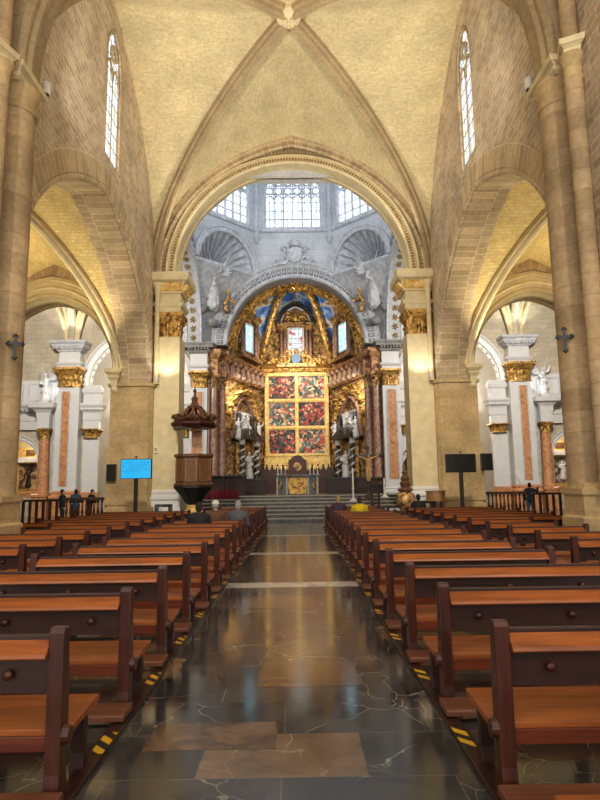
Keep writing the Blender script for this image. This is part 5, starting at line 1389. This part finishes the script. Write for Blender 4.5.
# ------------------------------------------------------------------ screens and loudspeakers
M['tv'] = None
def tv_material():
    m, nt, b = newmat('cyan_screen')
    tc = nd(nt, 'ShaderNodeTexCoord'); b.inputs['Base Color'].default_value = (.01,.01,.01,1)
    b.inputs['Emission Color'].default_value = lin(20,176,236); b.inputs['Emission Strength'].default_value = 1.0
    return m
M['tv'] = tv_material(); M['tvtext'] = emis('screen_text', lin(10,120,190), .8)
def screen(label, cx, y, z0, z1, w, rot, face, lit):
    t = thing('screen_stand', label, 'screen', (cx,y,0)); t.rotation_euler = (0,0,rot)
    mb = MB().box(-w/2,w/2,-.03,.05,z0,z1); part('housing', mb, M['screenblack'], t, bevel=.01, local=True)
    mb = MB().box(-w/2+.025,w/2-.025,-.036,-.03,z0+.025,z1-.025); part('display', mb, face, t, local=True)
    if lit:
        mb = MB(); rnd = random.Random(3); z = z1-.16
        for i, (a, b_) in enumerate(((-.45,-.12),(.12,.45),(-.45,-.38),(-.2,.4),(-.45,-.36),(-.2,.3),(-.3,.45),(-.45,.1))):
            if i not in (1,3,5): z -= .085 if i else 0
            x = a*w
            while x < b_*w:
                l = rnd.uniform(.03,.09); mb.box(x,min(x+l,b_*w),-.0375,-.036,z,z+.022); x += l+.022
        part('text_lines', mb, M['tvtext'], t, local=True)
    mb = MB().box(-.07,.07,-.02,.06,.04,z0+.1); part('pole', mb, M['black'], t, local=True)
    mb = MB().box(-.4,.4,-.28,.3,0,.04); part('base', mb, M['black'], t, bevel=.008, local=True)
    mb = MB().box(-.06,.06,-.035,.0,z1+.06,z1+.1); mb.box(-.015,.015,-.02,.0,z1,z1+.07); part('camera_bar', mb, M['black'], t, local=True)
screen('lit cyan screen on a black stand in front of the left crossing pier', -6.17, 23.5, 2.05, 2.82, 1.24, radians(-6), M['tv'], True)
screen('switched off black screen on a black stand at the right crossing pier', 6.47, 23.5, 2.12, 2.84, 1.2, radians(3), M['screenblack'], False)
for sx, side, x0, x1, z0, z1 in ((-1,'left',-8.0,-7.62,2.02,2.72),(1,'right',7.95,8.42,2.24,2.96)):
    t = thing('loudspeaker', 'black loudspeaker box on the outer edge of the %s crossing pier' % side, 'speaker', ((x0+x1)/2,25.8,z0))
    mb = MB().box(x0,x1,25.62,25.88,z0,z1); part('cabinet', mb, M['black'], t, bevel=.012)
    mb = MB().box(x0+.03,x1-.03,25.6,25.62,z0+.03,z1-.03); part('grille', mb, M['screenblack'], t)
    mb = MB().box((x0+x1)/2-.04,(x0+x1)/2+.04,25.88,26.02,z0+.3,z0+.4); part('bracket', mb, M['iron'], t)

# ------------------------------------------------------------------ pews
def tape_material():
    m, nt, b = newmat('hazard_tape'); tc = nd(nt, 'ShaderNodeTexCoord')
    w = nd(nt, 'ShaderNodeTexWave'); w.bands_direction = 'DIAGONAL'; w.inputs['Scale'].default_value = 4
    nt.links.new(tc.outputs['Object'], w.inputs['Vector'])
    nt.links.new(ramp(nt, w.outputs[0], [(0,lin(210,160,20)),(.5,lin(20,18,16))], 'CONSTANT'), b.inputs['Base Color']); b.inputs['Roughness'].default_value = .5
    return m
M['tape'] = tape_material()
PITCH = 1.31; ROW0 = 3.47
def make_pew(L, aisle, nk=3):
    """pew of length L along +x from 0; backs toward -y; aisle end: -1 at x=0, +1 at x=L, 0 none"""
    root = thing('pew', 'pew', 'pew', (0,0,0))
    post = [(-.075,0),(.085,0),(.085,.05),(.06,.09),(.05,.16),(.052,.34),(.06,.40),(.055,.56),(.03,.86),(.02,.905),(-.035,.91),(-.055,.88),(-.055,.56),(-.05,.40),(-.05,.16),(-.06,.07)]
    for x in (0, L-.085):
        part('end_post', MB().prism_x(post, x, x+.085), M['post'], root, bevel=.008, local=True)
        xo = x-.035 if x == 0 else x+.085
        m = MB(); m.frus((xo,.0,.345),(xo+.035,.0,.345),.045,.055,14) if x == 0 else m.frus((xo+.035,.0,.345),(xo,.0,.345),.045,.055,14)
        part('boss', m, M['post'], root, local=True)
        xl = .0 if x == 0 else L-.08
        part('front_leg', MB().prism_x([(.31,0),(.41,0),(.40,.06),(.385,.12),(.385,.36),(.325,.36),(.325,.12)], xl, xl+.08), M['pewdark'], root, bevel=.006, local=True)
        part('end_rail', MB().box(xl+.01,xl+.06,.05,.33,.28,.36), M['pewdark'], root, local=True)
        xr = -.055 if x == 0 else L-.045
        part('floor_runner', MB().box(xr,xr+.1,-.42,.89,0,.035), M['pewdark'], root, bevel=.006, local=True)
    part('seat', MB().prism_x([(-.02,.345),(.46,.36),(.485,.375),(.48,.397),(.46,.405),(-.02,.38)], -.035, L+.035), M['seat'], root, bevel=.006, local=True)
    part('back_panel', MB().box(.085,L-.085,-.02,.015,.565,.77), M['pewdark'], root, local=True)
    part('cap_rail', MB().box(.085,L-.085,-.012,.03,.80,.862), M['pewdark'], root, bevel=.006, local=True)
    part('lower_rail', MB().box(.085,L-.085,-.025,.02,.265,.345), M['pew'], root, bevel=.006, local=True)
    part('top_rail', MB().prism_x([(-.005,.765),(-.005,.835),(-.012,.84),(-.02,.832),(-.085,.778),(-.095,.76),(-.085,.75),(-.015,.758)], .085, L-.085), M['seat'], root, bevel=.004, local=True)
    ns = 1 if L < 2.5 else 2
    for i in range(ns): 
        x = L*(i+1)/(ns+1); part('stile', MB().box(x-.05,x+.05,-.015,.012,.345,.565), M['pewdark'], root, local=True)
    for i in range(nk):
        x = .3+(L-.6)*i/(nk-1) if nk > 1 else L/2
        part('knob', MB().lathe([(.0,.0),(.02,.0),(.016,.015),(.028,.024),(.028,.034),(.012,.043),(0,.045)], (0,0,0), 14).mapv(lambda p, x=x: V3((x+p.x,-.02-p.z,.665+p.y))), M['post'], root, local=True, smooth=True)
    part('kneeler', MB().prism_x([(-.32,.045),(-.32,.08),(-.31,.09),(-.09,.1),(-.08,.09),(-.08,.05)], -.04, L+.04), M['kneel'], root, bevel=.006, local=True)
    for x in (.02, L-.08): part('kneeler_bracket', MB().box(x,x+.06,-.30,-.06,.03,.05), M['pewdark'], root, local=True)
    if aisle:
        xt = -.052 if aisle < 0 else L-.03
        part('hazard_tape', MB().box(xt,xt+.08,.52,.84,.035,.037), M['tape'], root, local=True)
    return root
ordn = ['first','second','third','fourth','fifth','sixth','seventh','eighth','ninth','tenth','eleventh','twelfth','thirteenth','fourteenth','fifteenth','sixteenth','seventeenth','eighteenth']
def rowname(k, side): return '%s row' % ordn[k]
R_in = make_pew(2.02, -1); L_in = make_pew(1.9, 1); R_out = make_pew(1.5, 0, 2); L_out = make_pew(1.85, 0, 2); R_long = make_pew(3.1, 0, 4); L_long = make_pew(3.2, 0, 4)
used = set()
def put(proto, x, y, label, group):
    if proto.name in used: o = dup(proto, (x,y,0), label)
    else: proto.location = (x,y,0); used.add(proto.name); o = proto; o['label'] = label
    o['group'] = group
    return o
rnd = random.Random(12)
for k in range(-1, 17):
    y = ROW0+PITCH*k; j = rnd.uniform(-.015,.015)
    put(R_in, 1.17+j, y, 'varnished pew right of the centre aisle, %s from the foreground' % rowname(k+1, 1), 'pews along the centre aisle')
    if k >= 0: put(L_in, -3.07+j, y, 'varnished pew left of the centre aisle, %s from the foreground' % rowname(k, -1), 'pews along the centre aisle')
    if k >= 3:
        near = 5 <= k <= 8
        if near: put(R_out, 3.98, y, 'short outer pew beside the right round pier, %s' % rowname(k-3, 1), 'outer pews'); put(L_out, -3.74-1.85, y, 'short outer pew beside the left round pier, %s' % rowname(k-3, -1), 'outer pews')
        elif k > 14: pass
        elif k > 8: put(R_long, 3.98, y, 'long outer pew on the far right side, %s' % rowname(k-9, 1), 'outer pews'); put(L_long, -3.74-3.2, y, 'long outer pew on the far left side, %s' % rowname(k-9, -1), 'outer pews')
        else: put(R_out, 3.98, y, 'short outer pew at the right, before the round pier, %s' % rowname(k-3, 1), 'outer pews'); put(L_out, -3.74-1.85, y, 'short outer pew at the left, before the round pier, %s' % rowname(k-3, -1), 'outer pews')

# ------------------------------------------------------------------ people
cl = lambda n, r, g, b: plain(n, lin(r,g,b), .85, var=.2, scale=20)
blk = cl('black_coat',24,24,28); gry = cl('grey_jacket',84,84,88); yel = cl('yellow_jacket',226,190,20); pur = cl('purple_top',70,48,74); blu = cl('blue_jacket',40,84,120); nav = cl('dark_navy_coat',30,36,52)
jean = cl('blue_jeans',74,90,118); trs = cl('dark_trousers',40,38,40); hb = cl('dark_hair',30,22,18); hg = cl('grey_hair',150,146,140); hbl = cl('fair_hair',176,140,84); wht = cl('white_hat',220,214,200)
row = lambda k: ROW0+PITCH*k
person('person in black coat seated in a left pew, dark hair', (-2.2,row(8)+.22,0), 0, joints('sit',.12,'fold',(0,.1)), blk, trs, hb)
person('person in a pale hat and brown top seated beside the grey jacket', (-2.0,row(9)+.22,0), 0, joints('sit',.15,'rest'), cl('brown_top',96,66,46), trs, hg, wht)
person('grey haired person in grey jacket seated at the left aisle end', (-1.42,row(9)+.22,0), 0, joints('sit',.2,'fold'), gry, trs, hg)
person('fair haired person in dark purple seated at the right aisle end', (1.5,row(13)+.22,0), 0, joints('sit',.25,'fold'), pur, trs, hbl)
person('person in bright yellow jacket seated in a right pew', (2.08,row(12)+.22,0), 0, joints('sit',.2,'fold'), yel, trs, cl('plum_hair',70,36,50))
person('person in black seated far right near the round table', (4.48,row(14)+.22,0), 0, joints('sit',.15,'rest'), blk, trs, hb)
person('person in dark navy coat standing left of the left balustrade', (-11.35,29.6,0), radians(-60), joints('stand',.0,'rest'), nav, trs, hb)
person('person in blue jacket standing behind the left balustrade', (-10.7,29.6,0), radians(20), joints('stand',.12,'fold'), blu, trs, hb)
person('person in black jacket leaning forward behind the left balustrade', (-10.05,29.6,0), radians(-100), joints('stand',.3,'fold'), blk, trs, hb)
person('person in dark jacket and jeans raising an arm by the right balustrade', (11.35,29.4,0), radians(-20), joints('stand',.0,'up'), nav, jean, hb)

# ------------------------------------------------------------------ light
def light(kind, name, loc, energy, col, size=1, target=None, **kw):
    d = bpy.data.lights.new(name, kind); d.energy = energy; d.color = col
    if kind == 'AREA': d.size = size
    else: d.shadow_soft_size = size
    for k_, v in kw.items(): setattr(d, k_, v)
    o = bpy.data.objects.new(name, d); COL.objects.link(o); o.location = loc
    if target: o.rotation_euler = (Vector(target)-Vector(loc)).to_track_quat('-Z', 'Y').to_euler()
    return o
warm = (1,.86,.60); warm2 = (1,.94,.83); cool = (.80,.89,1)
for sx in (-1,1):
    light('SPOT', 'nave_floodlight', (sx*5.6,Y1+1.5,11.4), 2100, warm2, .25, (sx*-1.5,21.5,17.5), spot_size=radians(120), spot_blend=.8)
    light('SPOT', 'near_vault_fill', (sx*5.6,Y1-1.4,11.4), 2000, warm2, .25, (sx*-1.5,3,17.5), spot_size=radians(120), spot_blend=.8)  # added bounce fill for the near bay, no fixture here
    light('SPOT', 'pier_uplight', (sx*5.6,YC-.55,6.25), 120, warm2, .06, (sx*5.65,YC+.3,8.6), spot_size=radians(100), spot_blend=.7)
    light('SPOT', 'cornice_uplight', (sx*5.0,YC-.3,11.5), 520, warm2, .1, (sx*2.5,22.5,18), spot_size=radians(110), spot_blend=.8)
    light('SPOT', 'aisle_vault_fill', (sx*8.2,25.2,7.0), 900, warm, .15, (sx*10.6,19.5,12.3), spot_size=radians(130), spot_blend=.8)  # added warm fill to brighten the aisle vault, no fixture
    light('SPOT', 'aisle_vault_fill_outer', (sx*13.0,20.0,6.8), 700, warm, .15, (sx*10.2,20.5,12.3), spot_size=radians(130), spot_blend=.8)  # second added fill for the aisle vault, from the outer side
    light('SPOT', 'transept_light', (sx*12.5,28.0,11.5), 4600, (1,.95,.87), .4, (sx*13.5,40,8.5), spot_size=radians(140), spot_blend=.7)
    light('SPOT', 'pier_face_fill', (sx*4.9,Y1+.3,10.6), 3200, (1,.93,.80), .25, (sx*6.4,26,3.0), spot_size=radians(46), spot_blend=.8)  # added frontal fill for the crossing pier faces and pews, no real lamp
    light('SPOT', 'west_fill', (sx*5.5,-.9,10.3), 2200, (1,.93,.80), .25, (sx*6.0,12.0,4.0), spot_size=radians(85), spot_blend=.8)  # added fill from the west end, out of view, no real lamp
    light('POINT', 'ambulatory_light', (sx*11,43.5,9.5), 500, (1,.92,.8), .4)
    light('POINT', 'ambulatory_inner_light', (sx*11,48.5,6.5), 400, (1,.9,.74), .4)
    light('POINT', 'chapel_light', (sx*18.4,41.3,4.6), 60, (1,.86,.66), .2)
    light('SPOT', 'statue_light', (sx*15.4,38.2,8.0), 70, (.86,.93,1), .1, (sx*16.6,39.6,8.4), spot_size=radians(60), spot_blend=.6)
    light('SPOT', 'apse_side_light', (sx*4.2+.1,40.9,9.0), 480, (1,.9,.76), .25, (sx*3.4,46.5,6.5), spot_size=radians(110), spot_blend=.7)
    light('SPOT', 'crossing_fill', (sx*5.6,28.2,11.6), 350, (.86,.93,1), .3, (sx*2,38.5,16), spot_size=radians(110), spot_blend=.8)  # added cool fill that brightens the crossing, no fixture
    for dx in (-.6,.6): light('SPOT', 'capital_uplight', (sx*15.0+dx,38.3,11.6), 170, warm2, .06, (sx*15.0+dx*1.5,39.6,15), spot_size=radians(80), spot_blend=.7)
light('SPOT', 'altarpiece_light', (.1,40.4,15.6), 2600, (1,.87,.62), .3, (.1,47.9,7.3), spot_size=radians(62), spot_blend=.7)
light('SPOT', 'apse_upper_light', (.1,43.2,11.4), 700, (1,.9,.72), .3, (.1,48,14.2), spot_size=radians(125), spot_blend=.7)
wd = bpy.data.worlds.new('daylight'); S.world = wd; wd.use_nodes = True
bg = wd.node_tree.nodes['Background']; bg.inputs[0].default_value = (1,.97,.93,1); bg.inputs[1].default_value = 2.1

# ------------------------------------------------------------------ camera
F = 600.0; pitch = radians(8.247); yaw = radians(.304); roll = radians(.8)
f = Vector((sin(yaw)*cos(pitch), cos(yaw)*cos(pitch), sin(pitch))); r = Vector((cos(yaw), -sin(yaw), 0)); u = r.cross(f)
r2 = r*cos(roll)-u*sin(roll); u2 = u*cos(roll)+r*sin(roll)
cam = bpy.data.cameras.new('camera'); cam.sensor_fit = 'HORIZONTAL'; cam.sensor_width = 36; cam.lens = 36*F/600
co = bpy.data.objects.new('camera', cam); COL.objects.link(co)
mw = Matrix((r2, u2, -f)).transposed().to_4x4(); mw.translation = Vector((.115,0,1.65)); co.matrix_world = mw
S.camera = co
vs = S.view_settings; vs.view_transform = 'Standard'; vs.look = 'None'; vs.gamma = 1; vs.use_curve_mapping = False; vs.exposure = .12
S.cycles.use_denoising = True; S.cycles.max_bounces = 8; S.cycles.diffuse_bounces = 5; S.cycles.sample_clamp_indirect = 8; S.cycles.caustics_reflective = False; S.cycles.caustics_refractive = False
